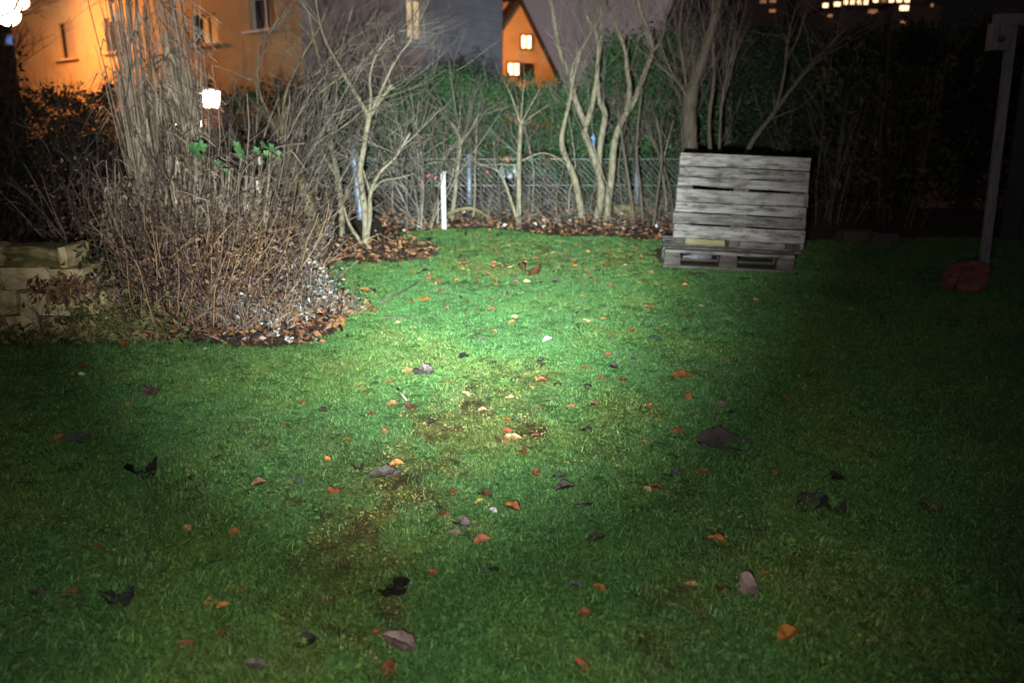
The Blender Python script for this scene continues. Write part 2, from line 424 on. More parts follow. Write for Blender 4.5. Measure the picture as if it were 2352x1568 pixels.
# planting bed and the strip of bare soil round it (a sheet just over the ground)
bx = [-9 + i * 0.18 for i in range(int(23 / 0.18))]; by = [3.2 + j * 0.18 for j in range(int(8.8 / 0.18))]
V, F, idx = [], [], {}
def sid(i, j):
    if (i, j) not in idx:
        x, y = bx[i], by[j]
        idx[(i, j)] = len(V); V.append((x, y, gz(x, y) - 0.012 + 0.02 * abs(smooth_noise(x * 2.2, y * 2.2))))
    return idx[(i, j)]
for j in range(len(by) - 1):
    for i in range(len(bx) - 1):
        if not in_lawn(bx[i] + 0.09, by[j] + 0.09) or not in_lawn(bx[i] + 0.3, by[j] + 0.3) or not in_lawn(bx[i] - 0.15, by[j] - 0.1):
            F.append((sid(i, j), sid(i+1, j), sid(i+1, j+1), sid(i, j+1)))
raw('planting_bed_soil', V, F, M_soil, kind='structure', smooth=True)

# ------------------------------------------------------------------ grass: tufts set over the lawn
tufts = bpy.data.collections.new('grass_tufts')
def make_tuft(k):
    r = random.Random(100 + k); m = MB()
    n = 50
    for _ in range(n):
        a = r.uniform(0, 6.283); d = 0.05 * math.sqrt(r.random())
        x, y = d * math.cos(a), d * math.sin(a)
        h = r.uniform(0.014, 0.032) * (1.5 if r.random() < 0.06 else 1)
        w = r.uniform(0.0011, 0.0021)
        la = r.uniform(0, 6.283); lean = r.uniform(0.3, 1.5) * h
        fa = r.uniform(0, 6.283); wx, wy = w * math.cos(fa), w * math.sin(fa)
        lx, ly = lean * math.cos(la), lean * math.sin(la)
        b = len(m.v)
        m.v += [(x - wx, y - wy, -0.004), (x + wx, y + wy, -0.004), (x + lx*.4 - wx*.8, y + ly*.4 - wy*.8, h*.62), (x + lx*.4 + wx*.8, y + ly*.4 + wy*.8, h*.62), (x + lx, y + ly, h * r.uniform(.75, 1))]
        m.f += [(b, b+1, b+3, b+2), (b+2, b+3, b+4)]
    me = bpy.data.meshes.new('grass_tuft'); me.from_pydata(m.v, [], m.f); me.materials.append(M_grass)
    o = bpy.data.objects.new('grass_tuft', me); tufts.objects.link(o)
for k in range(7): make_tuft(k)
# one broad-leaved weed rosette / clover tuft
def make_clover(k):
    r = random.Random(300 + k); m = MB()
    for _ in range(9):
        a = r.uniform(0, 6.283); d = 0.045 * math.sqrt(r.random()); x, y = d * math.cos(a), d * math.sin(a); h = r.uniform(.008, .026)
        for q in range(3):
            t = q * 2.094 + a; s = r.uniform(.007, .013)
            c = Vector((x + s * math.cos(t), y + s * math.sin(t), h)); u = Vector((math.cos(t), math.sin(t), r.uniform(-.3, .3))) * s; v = Vector((-math.sin(t), math.cos(t), 0)) * s * .8
            m.quad(c - u, c - v, c + u, c + v)
    me = bpy.data.meshes.new('clover_tuft'); me.from_pydata(m.v, [], m.f); me.materials.append(M_grass)
    o = bpy.data.objects.new('grass_tuft_clover', me); tufts.objects.link(o)
for k in range(3): make_clover(k)
M_crumb = mat('moss_and_litter_crumb', [(0.020, 0.014, 0.008), (0.055, 0.040, 0.018), (0.13, 0.10, 0.035), (0.22, 0.20, 0.06)], .8, 40, island=.9)
def make_crumbs(k):
    r = random.Random(400 + k); m = MB()
    for _ in range(22):
        a = r.uniform(0, 6.283); d = 0.06 * math.sqrt(r.random()); c = Vector((d * math.cos(a), d * math.sin(a), r.uniform(.003, .018)))
        u = Vector((r.gauss(0, 1), r.gauss(0, 1), r.gauss(0, .5))).normalized() * r.uniform(.004, .012); v = u.orthogonal().normalized() * r.uniform(.002, .005)
        m.quad(c - u, c - v, c + u, c + v)
    me = bpy.data.meshes.new('crumb_tuft'); me.from_pydata(m.v, [], m.f); me.materials.append(M_crumb)
    o = bpy.data.objects.new('grass_tuft_crumbs', me); tufts.objects.link(o)
for k in range(3): make_crumbs(k)

def scatter_grass():
    out = []
    for y0, y1, dens in ((1.2, 3.0, 1250), (3.0, 4.6, 1000), (4.6, 6.6, 760), (6.6, 9.6, 560)):
        hw = 0.78 * y1 + 0.5
        n = int(dens * (y1 - y0) * 2 * hw)
        x = rng.uniform(-hw, hw, n); y = rng.uniform(y0, y1, n)
        k = inside(x, y) & (np.abs(x) < 0.74 * y + 0.45)
        out.append(np.stack([x[k], y[k]], 1))
    return np.concatenate(out)
pts = scatter_grass()
N = len(pts)
wornv = np.zeros(N)
for cx, cy, rx, ry, a in WORN:
    wornv = np.maximum(wornv, a * np.exp(-1.4 * (((pts[:, 0] - cx) / rx) ** 2 + ((pts[:, 1] - cy) / ry) ** 2)))
patch = np.array([smooth_noise(x * 0.9 + 4, y * 0.9) for x, y in pts])
speck = np.array([smooth_noise(x * 6.0 + 1.7, y * 5.0) for x, y in pts])
fine = np.array([smooth_noise(x * 15.0 + 3.1, y * 13.0 + .5) for x, y in pts])
wornv = np.clip(wornv * (.72 + .55 * speck + .45 * fine) + 0.18 * patch + .10 * fine + 0.05 + rng.normal(0, .13, N), 0, 1)
s0, s1 = G(1522, 622)[0], G(1806, 626)[0]
under = (pts[:, 0] > s0.x + .02) & (pts[:, 0] < s1.x + .05) & (pts[:, 1] > s0.y - .16 * (pts[:, 0] - s0.x) + .04) & (pts[:, 1] < s0.y + .9)   # grass cut away so bare soil paints the shade in the pallet openings
keep = (rng.random(N) > wornv * 0.42) & ~under
# edge of the lawn is thinner and ragged
pts, wornv, patch = pts[keep], wornv[keep], patch[keep]; N = len(pts)
zz = np.array([gz(x, y) + 0.006 + 0.012 * smooth_noise(x, y) for x, y in pts])
scl = (0.85 + 0.35 * rng.random(N)) * (1.12 - 0.55 * wornv) * (1 + 0.25 * patch)
idxv = rng.integers(0, 7, N)
clo = rng.random(N) < (0.05 + 0.5 * wornv)
idxv = np.where(clo, 7 + rng.integers(0, 3, N), idxv)
cru = rng.random(N) < np.clip(wornv * .55 - .10, 0, .45)
order = sorted(o.name for o in tufts.objects)      # instances are picked in name order
slot = {'b': [i for i, q in enumerate(order) if 'clover' not in q and 'crumbs' not in q], 'c': [i for i, q in enumerate(order) if 'clover' in q], 'd': [i for i, q in enumerate(order) if 'crumbs' in q]}
idxv = np.where(cru, np.array(slot['d'])[rng.integers(0, 3, N)], np.where(clo, np.array(slot['c'])[rng.integers(0, 3, N)], np.array(slot['b'])[rng.integers(0, 7, N)]))
gm = bpy.data.meshes.new('grass')
gm.from_pydata(np.stack([pts[:, 0], pts[:, 1], zz], 1).tolist(), [], [])
def attr(nm, ty, dat, key):
    a = gm.attributes.new(nm, ty, 'POINT'); a.data.foreach_set(key, np.asarray(dat).ravel())
attr('worn', 'FLOAT', wornv.astype(np.float32), 'value')
attr('scl', 'FLOAT', scl.astype(np.float32), 'value')
attr('pick', 'INT', idxv.astype(np.int32), 'value')
attr('rot', 'FLOAT_VECTOR', np.stack([rng.normal(0, .12, N), rng.normal(0, .12, N), rng.uniform(0, 6.283, N)], 1).astype(np.float32), 'vector')
gm.materials.append(M_grass)
go = bpy.data.objects.new('grass', gm); C.objects.link(go)
go['kind'] = 'stuff'; go['label'] = 'short torch-lit lawn grass mixed with clover and moss'
ng = bpy.data.node_groups.new('set_grass', 'GeometryNodeTree')
ng.interface.new_socket('Geometry', in_out='INPUT', socket_type='NodeSocketGeometry')
ng.interface.new_socket('Geometry', in_out='OUTPUT', socket_type='NodeSocketGeometry')
gi = ng.nodes.new('NodeGroupInput'); gout = ng.nodes.new('NodeGroupOutput')
iop = ng.nodes.new('GeometryNodeInstanceOnPoints'); ci = ng.nodes.new('GeometryNodeCollectionInfo')
ci.inputs['Collection'].default_value = tufts; ci.inputs['Separate Children'].default_value = True; ci.inputs['Reset Children'].default_value = True
def named(nm, ty):
    q = ng.nodes.new('GeometryNodeInputNamedAttribute'); q.data_type = ty; q.inputs['Name'].default_value = nm
    return q.outputs['Attribute']
er = ng.nodes.new('FunctionNodeEulerToRotation')
L = ng.links
L.new(gi.outputs[0], iop.inputs['Points']); L.new(ci.outputs[0], iop.inputs['Instance'])
iop.inputs['Pick Instance'].default_value = True
L.new(named('pick', 'INT'), iop.inputs['Instance Index'])
L.new(named('rot', 'FLOAT_VECTOR'), er.inputs[0]); L.new(er.outputs[0], iop.inputs['Rotation'])
L.new(named('scl', 'FLOAT'), iop.inputs['Scale'])
L.new(iop.outputs[0], gout.inputs[0])
md = go.modifiers.new('grass', 'NODES'); md.node_group = ng

# ================================================================== houses
UP = Vector((0, 0, 1))
def wall_holes(m, A, U, length, z0, z1, holes, depth, n, top=None):
    """front skin of a wall (origin A, along U, facing n) with recessed openings (t0,t1,za,zb)"""
    ts = sorted({0.0, length, *[h[0] for h in holes], *[h[1] for h in holes]})
    zs = sorted({z0, z1, *[h[2] for h in holes], *[h[3] for h in holes]})
    pt = lambda t, z, d=0.0: Vector((A.x, A.y, 0)) + U * t + UP * z - n * d
    for i in range(len(ts) - 1):
        for j in range(len(zs) - 1):
            a, b, c, d = ts[i], ts[i+1], zs[j], zs[j+1]
            if any(h[0] - 1e-6 <= a and b <= h[1] + 1e-6 and h[2] - 1e-6 <= c and d <= h[3] + 1e-6 for h in holes): continue
            m.quad(pt(a, c), pt(b, c), pt(b, d), pt(a, d))
    for h in holes:
        a, b, c, d = h[:4]
        m.quad(pt(a, c), pt(a, d), pt(a, d, depth), pt(a, c, depth)); m.quad(pt(b, c, depth), pt(b, d, depth), pt(b, d), pt(b, c))
        m.quad(pt(a, d), pt(b, d), pt(b, d, depth), pt(a, d, depth)); m.quad(pt(a, c, depth), pt(b, c, depth), pt(b, c), pt(a, c))
    return pt
def hole_px(A, U, n, x0, y0, x1, y1):
    a = on_plane(x0, (y0 + y1) / 2, A, n); b = on_plane(x1, (y0 + y1) / 2, A, n)
    xm = (x0 + x1) / 2
    zt = on_plane(xm, y0, A, n).z; zb = on_plane(xm, y1, A, n).z
    return [(a - A).dot(U), (b - A).dot(U), zb, zt]
def fill_window(parent, pt, h, depth, pane, frame=M_frame, cross=True, sillm=None, fw=0.07):
    a, b, c, d = h[:4]
    f = MB()
    def bar(t0, t1, z0, z1):
        p0, p1 = pt(t0, z0, depth - 0.01), pt(t1, z1, depth - 0.07)
        U = (pt(1, 0) - pt(0, 0)).normalized(); n = (pt(0, 0, 0) - pt(0, 0, 1)).normalized()
        M = Matrix((U, n, UP)).transposed()
        f.box((p0 + p1) / 2, (t1 - t0, 0.06, z1 - z0), M)
    bar(a, a + fw, c, d); bar(b - fw, b, c, d); bar(a + fw, b - fw, d - fw, d); bar(a + fw, b - fw, c, c + fw)
    if cross:
        mid = (a + b) / 2; bar(mid - fw/3, mid + fw/3, c + fw, d - fw)
    fo = f.build('window', frame, parent)
    g = MB()
    U = (pt(1, 0) - pt(0, 0)).normalized(); n = (pt(0, 0, 0) - pt(0, 0, 1)).normalized()
    M = Matrix((U, n, UP)).transposed()
    g.box(pt((a+b)/2, (c+d)/2, depth - 0.035), (b - a - 1.9*fw, 0.012, d - c - 1.9*fw), M)
    g.build('pane', pane, fo)
    if sillm is not None:
        s = MB(); s.box(pt((a+b)/2, c - 0.04, -0.06), (b - a + 0.3, 0.26, 0.07), M); s.build('sill', sillm, fo)
    return fo

# --- long house, its front lit orange, its gable end slate grey
A0 = Vector((-18.3, 31.0, 0)); UA = Vector((0.82, -0.57, 0)).normalized(); nA = Vector((UA.y, -UA.x, 0))
LEN_A = 15.6
A1 = A0 + UA * LEN_A; UG = Vector((-UA.y, UA.x, 0)); nG = Vector((UG.y, -UG.x, 0))
LEN_G = 9.0
EAVE = 6.75
hA = thing('long_house', 'long rendered house glowing orange in street light with a slate-grey gable end', 'house', A0)
hol = [hole_px(A0, UA, nA, *q) for q in ((134, 52, 172, 136), (242, 40, 288, 120), (443, 34, 500, 104), (572, -10, 632, 70))]
m = MB()
ptA = wall_holes(m, A0, UA, LEN_A, 0.3, EAVE, hol, 0.22, nA)
B0 = A0 - nA * LEN_G
m.quad(A0 + UP*0.3, A0 + UP*EAVE, B0 + UP*EAVE, B0 + UP*0.3)
m.build('wall', M_render, hA)
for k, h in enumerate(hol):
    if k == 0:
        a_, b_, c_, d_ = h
        fo = fill_window(hA, ptA, [a_ + (b_ - a_) * .02, b_, c_, d_], 0.20, M_glass, M_roof, cross=False, sillm=M_render, fw=0.05)  # dark pane left bare at one side paints the reveal's shade
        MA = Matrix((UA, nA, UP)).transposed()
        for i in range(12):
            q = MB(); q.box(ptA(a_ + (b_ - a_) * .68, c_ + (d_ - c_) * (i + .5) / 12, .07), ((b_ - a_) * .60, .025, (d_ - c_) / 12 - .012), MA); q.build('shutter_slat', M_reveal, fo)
    else:
        fill_window(hA, ptA, h, 0.20, M_glass, M_frame if k == 3 else M_reveal, cross=True, sillm=M_render if k < 3 else M_frame)
hg = [hole_px(A1, UG, nG, 929, -6, 970, 96)]
m = MB()
ptG = wall_holes(m, A1, UG, LEN_G, 0.3, EAVE, hg, 0.12, nG)
RIDGE = EAVE + 4.2
m.poly([A1 + UP*EAVE, A1 + UG*LEN_G + UP*EAVE, A1 + UG*(LEN_G/2) + UP*RIDGE])
m.build('gable_wall', M_rose, hA)
# slates on the right part of the gable (tile courses proud of the wall)
sl = MB()
t_left = (on_plane(966, 150, A1, nG) - A1).dot(UG)
z_low = on_plane(1050, 192, A1, nG).z
Mg = Matrix((UG, nG, UP)).transposed()
row = 0; z = z_low
rr = random.Random(4)
while z < EAVE - 0.02:
    hgt = min(0.30, EAVE - z)
    t = t_left - (0.0)
    while t < LEN_G - 0.01:
        w = min(0.42 if (t > t_left or row % 2 == 0) else 0.21, LEN_G - t)
        if not (t < hg[0][1] + 0.02 and t + w > hg[0][0] and z < hg[0][3] and z + hgt > hg[0][2] - 0.25):
            sl.box(A1 + UG*(t + w/2) + UP*(z + hgt/2) + nG*(0.02 + rr.uniform(0, .006)), (w - 0.012, 0.03, hgt - 0.010), Mg)
        t += w
    z += hgt; row += 1
so = sl.build('slate_cladding', M_slate, hA); so['kind'] = 'stuff'
pl = MB(); pl.box(A1 + UG*((t_left + LEN_G)/2) + UP*(z_low - 0.16) + nG*0.05, (LEN_G - t_left, 0.12, 0.30), Mg); pl.build('plinth_band', M_frame, hA)
wf = fill_window(hA, ptG, hg[0], 0.10, E_winB, M_frame, cross=True, fw=0.10)
sr = MB(); a, b, c, d = hg[0]
for t0, t1, z0, z1 in ((a-.16, a, c-.18, d+.1), (b, b+.42, c-.18, d+.1), (a, b, c-.18, c)):
    sr.box(ptG((t0+t1)/2, (z0+z1)/2, -0.045), (t1-t0, 0.10, z1-z0), Mg)
sr.build('window_surround', M_frame, wf)
# roof with overhanging eaves
ro = MB(); o1, o2 = 0.45, 0.35
rid0 = A0 - UA*o2 + UG*(LEN_G/2) + UP*RIDGE; rid1 = A1 + UA*o2 + UG*(LEN_G/2) + UP*RIDGE
ev0 = A0 - UA*o2 - UG*o1 + UP*(EAVE - 0.38); ev1 = A1 + UA*o2 - UG*o1 + UP*(EAVE - 0.38)
bv0 = A0 - UA*o2 + UG*(LEN_G + o1) + UP*(EAVE - 0.38); bv1 = A1 + UA*o2 + UG*(LEN_G + o1) + UP*(EAVE - 0.38)
ro.prism([ev0, ev1, rid1, rid0], UP*0.22); ro.prism([rid0, rid1, bv1, bv0], UP*0.22)
ro.build('roof', M_roof, hA)
gt = MB(); gt.tube([ev0 + UP*0.02 - UG*0.07, ev1 + UP*0.02 - UG*0.07], 0.07, 6); gt.build('gutter', M_roof, hA)

# --- small orange house with steep gable and two lit windows
Yc = 45.0
cL = P(1131, 150, Yc); UC = Vector((0.955, 0.30, 0)).normalized(); nC = Vector((UC.y, -UC.x, 0))
A = Vector((cL.x, cL.y, 0))
def cp(px, py):
    q = on_plane(px, py, A, nC); return q
apex, le, re_ = cp(1192, 6), cp(1131, 92), cp(1280, 186)
hC = thing('gabled_house', 'small orange-lit house with steep gable and two bright windows behind the hedge', 'house', A)
tl = 0.0; tr_ = (re_ - A).dot(UC); ta = (apex - A).dot(UC)
holes = [hole_px(A, UC, nC, *q) for q in ((1197, 83, 1219, 112), (1166, 146, 1191, 173), (1201, 150, 1219, 178))]
z0 = 0.3
m = MB()
zt = re_.z
# rectangular part below the right eave, then the gable strips above it (walls are cut round the openings)
low = [h for h in holes if h[3] < le.z]
ptC = wall_holes(m, A, UC, tr_, z0, zt, [], 0.12, nC)
m.poly([A + UP*zt, A + UC*tr_ + UP*zt, A + UC*ta + UP*apex.z, A + UP*le.z])
back = -nC * 8
m.quad(A + UP*z0, A + UP*le.z, A + back + UP*le.z, A + back + UP*z0)
m.quad(A + UC*tr_ + UP*z0, A + UC*tr_ + back + UP*z0, A + UC*tr_ + back + UP*zt, A + UC*tr_ + UP*zt)
m.build('wall', M_render, hC)
Mc = Matrix((UC, nC, UP)).transposed()
for k, h in enumerate(holes):
    a, b, c, d = h
    f = MB()
    fw = 0.09
    for t0, t1, q0, q1 in ((a-fw, a, c-fw, d+fw), (b, b+fw, c-fw, d+fw), (a, b, c-fw, c), (a, b, d, d+fw), ((a+b)/2-.03, (a+b)/2+.03, c, d)):
        f.box(ptC((t0+t1)/2, (q0+q1)/2, -0.05), (t1-t0, 0.10, q1-q0), Mc)
    fo = f.build('window', M_brick if k < 2 else M_roof, hC)
    g = MB(); g.box(ptC((a+b)/2, (c+d)/2, -0.02), (b-a, 0.03, d-c), Mc); g.build('pane', E_winA if k < 2 else M_glass, fo)
ov = nC * 0.3
ro = MB()
slo = (le - apex).normalized(); sro = (re_ - apex).normalized()
ro.prism([apex + ov, apex + back - nC*6, le + slo*0.5 + back - nC*6, le + slo*0.5 + ov], UP*0.28)
ro.prism([apex + ov, re_ + sro*0.5 + ov, re_ + sro*0.5 + back - nC*6, apex + back - nC*6], UP*0.28)
ro.build('roof', M_roof, hC)
ch = MB(); cb = apex - nC*2.2 - UC*0.5
ch.box(cb + UP*0.9, (1.3, 0.8, 2.6), Mc); ch.box(cb + UP*2.25, (1.5, 1.0, 0.14), Mc)
ch.build('chimney', M_render, hC)

# --- dark house at the far left with two bluish windows
Ye = 42.0
q0 = P(-160, 120, Ye); hE = thing('dark_house', 'unlit dark house at the far left with small bluish windows', 'house', (q0.x, q0.y, 0.4))
A = Vector((q0.x, q0.y, 0)); UE = Vector((0.99, 0.14, 0)).normalized(); nE = Vector((UE.y, -UE.x, 0))
Lw = (on_plane(66, 120, A, nE) - A).dot(UE)
hs = [hole_px(A, UE, nE, *q) for q in ((9, 78, 36, 105), (50, 84, 64, 104))]
zt = on_plane(20, 60, A, nE).z
m = MB(); ptE = wall_holes(m, A, UE, Lw, 0.3, zt, hs, 0.12, nE)
m.quad(A + UE*Lw + UP*0.3, A + UE*Lw - nE*8 + UP*0.3, A + UE*Lw - nE*8 + UP*zt, A + UE*Lw + UP*zt)
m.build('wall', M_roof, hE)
for k, h in enumerate(hs): fill_window(hE, ptE, h, 0.10, E_blue if k == 0 else M_glass, M_frame, cross=False)
r_ = MB()
r_.prism([A - nE*(-0.4) + UP*(zt-.1) - UE*.3, A + UE*(Lw+.3) + nE*0.4 + UP*(zt-.1), A + UE*(Lw+.3) - nE*4 + UP*(zt+4), A - UE*.3 - nE*4 + UP*(zt+4)], UP*0.2)
r_.build('roof', M_roof, hE)

# --- town on the hill at the upper right
def town(name, label, px0, px1, pyt, pyb, Y, wins, glow, rh=3.4):
    a = P(px0, pyb, Y); b = P(px1, pyb, Y); t = P((px0 + px1) / 2, pyt, Y)
    w = b.x - a.x; zb = gz((a.x + b.x) / 2, Y) - 1.0; zb = min(zb, a.z - 0.5)
    h = thing(name, label, 'building', (a.x + w/2, Y, zb))
    m = MB(); m.box((a.x + w/2, Y + 4, (zb + t.z) / 2), (w, 8, t.z - zb)); m.build('wall', M_far, h)
    r = MB(); r.prism([(a.x-.4, Y-.4, t.z), (a.x-.4, Y+8.4, t.z), (a.x-.4, Y+4, t.z+rh)], (w+.8, 0, 0)); r.build('roof', M_roof, h)
    for x0, y0, x1, y1, g in wins:
        p0, p1 = P(x0, y1, Y), P(x1, y0, Y)
        ww, hh = p1.x - p0.x, p1.z - p0.z
        f = MB(); cx, cz = (p0.x + p1.x)/2, (p0.z + p1.z)/2; fw = min(.12, ww*.15)
        for bx_, bz_, sx_, sz_ in ((cx - ww/2, cz, fw, hh+fw), (cx + ww/2, cz, fw, hh+fw), (cx, cz - hh/2, ww-fw, fw), (cx, cz + hh/2, ww-fw, fw)):
            f.box((bx_, Y - 0.06, bz_), (sx_, 0.14, sz_))
        fo = f.build('window', M_far, h)
        q = MB(); q.box((cx, Y - 0.02, cz), (ww - fw, 0.06, hh - fw)); q.build('pane', g, fo)
    return h
town('apartment_block', 'long hillside block with a row of lit windows under the frame top', 1862, 2122, -50, 22, 150,
     [(1888, 8, 1903, 19, E_far1), (1914, 5, 1931, 16, E_far1)] + [(1936 + i*15.5, 0, 1948 + i*15.5, 12, E_far1) for i in range(4)] +
     [(2004 + i*18, -3, 2018 + i*18, 7, E_far1 if i != 1 else E_far2) for i in range(5)] + [(1890 + i*30, -30, 1902 + i*30, -18, E_far2) for i in range(7)], E_far1)
town('terraced_house', 'low hillside house with dim orange windows left of the long block', 1730, 1800, -12, 40, 140,
     [(1744, 1, 1761, 9, E_far2), (1766, 0, 1783, 8, E_far2), (1765, 22, 1782, 30, E_far2)], E_far2, .5)
town('terraced_house', 'small hillside house with one pinkish lit window below the long block', 2048, 2160, 9, 48, 132,
     [(2064, 13, 2088, 26, E_far1), (2136, 9, 2144, 17, E_far2), (2066, 48, 2080, 56, E_far2)], E_far1, .4)
town('terraced_house', 'lowest hillside house with two faint windows under the lit row', 1890, 2030, 20, 56, 128,
     [(1992, 22, 2016, 33, E_far2), (1899, 33, 1913, 41, E_far2)], E_far2, .4)

# ================================================================== burning lamps, with bulbs added for glints
def point(name, loc, watts, col, r=0.2):
    d = bpy.data.lights.new(name, 'POINT'); d.energy, d.color, d.shadow_soft_size = watts, col, r
    o = bpy.data.objects.new(name, d); o.location = loc; C.objects.link(o); return o
def sphere(m, c, r, nu=12, nv=8, sz=1.0):
    c = Vector(c); b = len(m.v)
    for j in range(nv + 1):
        th = math.pi * j / nv
        for i in range(nu):
            ph = 2*math.pi*i/nu
            m.v.append((c.x + r*math.sin(th)*math.cos(ph), c.y + r*math.sin(th)*math.sin(ph), c.z + r*sz*math.cos(th)))
    for j in range(nv):
        for i in range(nu):
            m.f.append((b + j*nu + i, b + (j+1)*nu + i, b + (j+1)*nu + (i+1) % nu, b + j*nu + (i+1) % nu))
def street_lamp(p, label, lampw, twin=None):
    g0 = gz(p.x, p.y)
    t = thing('street_lamp', label, 'street lamp', (p.x, p.y, g0))
    m = MB(); m.tube([(p.x-1.5, p.y+.2, g0), (p.x-1.5, p.y+.2, p.z-.6), (p.x-1.2, p.y+.2, p.z+.2), (p.x-.3, p.y+.1, p.z+.42)], [.09, .06, .05, .045], 8); m.build('pole', M_galv, t)
    m = MB(); m.box((p.x, p.y, p.z+.42), (.8, .45, .12)); m.build('lamp_head', M_galv, t)
    m = MB(); sphere(m, p, .36, sz=.9); m.build('lamp_globe', E_sodium, t, smooth=True)
    if twin is not None:  # second globe, head and arm added to make the glare ragged
        m = MB(); sphere(m, twin, .26, sz=.8); m.build('lamp_globe', E_sodium, t, smooth=True)
        m = MB(); m.box((twin.x, twin.y, twin.z+.30), (.6, .4, .10)); m.build('lamp_head', M_galv, t)
        m = MB(); m.tube([(twin.x, twin.y, twin.z+.33), (p.x-.3, p.y+.1, p.z+.52)], .04, 6); m.build('lamp_arm', M_galv, t)
    point('street_lamp_light', (p.x + .1, p.y - .45, p.z - .25), lampw, (1.0, 0.31, 0.03), .3)
    return t
street_lamp(P(16, 34, 25.8), 'blazing street lamp with added second globe at the top left corner beside the orange house', 1350, P(44, 6, 25.8))
street_lamp(P(1030, 45, 40.0), 'street lamp hidden behind the slate gable that lights the small house', 3600)
# lantern on a brick pillar in front of the long house
p = P(484, 228, 11.2); g0 = gz(p.x, p.y)
t = thing('pillar_lantern', 'white-hot lantern on a reddish brick pillar in front of the orange house', 'lantern', (p.x, p.y, g0))
m = MB(); pz = P(496, 264, 11.2); m.box((pz.x, p.y, (g0 + pz.z)/2), (.24, .24, pz.z - g0)); m.box((pz.x, p.y, pz.z + .04), (.30, .30, .05)); m.build('pillar', M_brick, t)
m = MB(); m.prism([(p.x - .075, p.y - .08, p.z - .11), (p.x + .075, p.y - .08, p.z - .11), (p.x + .105, p.y - .105, p.z + .10), (p.x - .105, p.y - .105, p.z + .10)], (0, .18, 0)); m.build('lamp_glass', E_lamp, t)
for s in (-1, 1):
    m = MB(); m.tube([(p.x + s*.077, p.y - .088, p.z - .115), (p.x + s*.108, p.y - .112, p.z + .105)], .010, 5); m.build('lamp_bar', M_black, t)
m = MB(); m.tube([(p.x - .01, p.y - .088, p.z - .115), (p.x + .012, p.y - .112, p.z + .105)], .006, 5); m.build('lamp_bar', M_black, t)
m = MB(); m.tube([(pz.x, p.y, pz.z + .08), (p.x, p.y, p.z - .12)], .03, 6); m.build('lamp_stem', M_black, t)
m = MB(); m.tube([(p.x, p.y, p.z + .125), (p.x, p.y, p.z + .19)], [.09, .015], 8); m.build('lamp_cap', M_black, t)
point('pillar_lantern_light', (p.x, p.y - .3, p.z + .05), 9, (1.0, 0.45, 0.14), .2)
for px, py, s, lab in ((405, 292, .035, 'added warm bulb for lamp light glinting through leaves left of the brick pillar'), (461, 284, .04, 'added warm bulb for lamp light glinting through leaves just beside the brick pillar'), (108, 388, .022, 'tiny added amber bulb glinting low in the dark bushes at left')):
    q = P(px, py, 11.0); q0 = gz(q.x, q.y)  # bulbs added where lamp light only glints through the leaves
    t = thing('glint_bulb', lab, 'glint bulb', (q.x, q.y, q0), 'added glint bulbs behind the bushes')
    m = MB(); m.tube([(q.x, q.y, q0), (q.x, q.y, q.z - s)], .012, 5); m.build('stake', M_black, t)
    m = MB(); sphere(m, q, s, 8, 6); m.build('bulb', E_amb if s < .03 else E_lamp, t)

# ================================================================== vegetation builders
def wander(p, d, L, r0, r1, n, wig, up, r):
    """a wandering branch as (points, radii)"""
    p = Vector(p); d = Vector(d).normalized(); pts = [p.copy()]
    for i in range(n):
        d = (d + Vector((r.gauss(0, wig), r.gauss(0, wig), r.gauss(0, wig) + up))).normalized()
        p = p + d * (L / n); pts.append(p.copy())
    return pts, [r0 + (r1 - r0) * i / n for i in range(n + 1)]
def twig_tree(m, p, d, L, r0, depth, r, wig=.10, up=.05, kids=4, spread=.8):
    n = 5 if depth else 4
    pts, rr_ = wander(p, d, L, r0, r0 * .35, n, wig, up, r)
    m.tube(pts, rr_, 4 if r0 > .006 else 3, cap=False)
    if depth > 0:
        for k in range(kids):
            f = r.uniform(.25, .97); i = min(int(f * n), n - 1); q = pts[i].lerp(pts[i+1], f * n - i)
            dd = (pts[i+1] - pts[i]).normalized()
            side = Vector((r.gauss(0, 1), r.gauss(0, 1), r.gauss(0.2, .8))).normalized()
            twig_tree(m, q, dd + side * spread, L * r.uniform(.35, .65), r0 * .55, depth - 1, r, wig, up, max(2, kids - 1), spread)
def stem_px(path, Y, w0, w1, dy=0.0, r=R, sub=4):
    """hand-laid stem: survey pixels at distance Y (drifting by dy), widths in pixels"""
    n = len(path); pts = []
    for i, (a, b) in enumerate(path):
        pts.append(P(a, b, Y + dy * i / max(1, n - 1)))
    # Catmull-Rom
    out = []
    for i in range(n - 1):
        p0 = pts[max(i-1, 0)]; p1 = pts[i]; p2 = pts[i+1]; p3 = pts[min(i+2, n-1)]
        for k in range(sub):
            t = k / sub
            out.append(0.5 * ((2*p1) + (p2 - p0)*t + (2*p0 - 5*p1 + 4*p2 - p3)*t*t + (-p0 + 3*p1 - 3*p2 + p3)*t**3))
    out.append(pts[-1]); N_ = len(out)
    k = Y / FPX / 2
    rad_ = [(w0 + (w1 - w0) * i / (N_ - 1)) * k * (1 + r.uniform(-.07, .09)) for i in range(N_)]
    return out, rad_
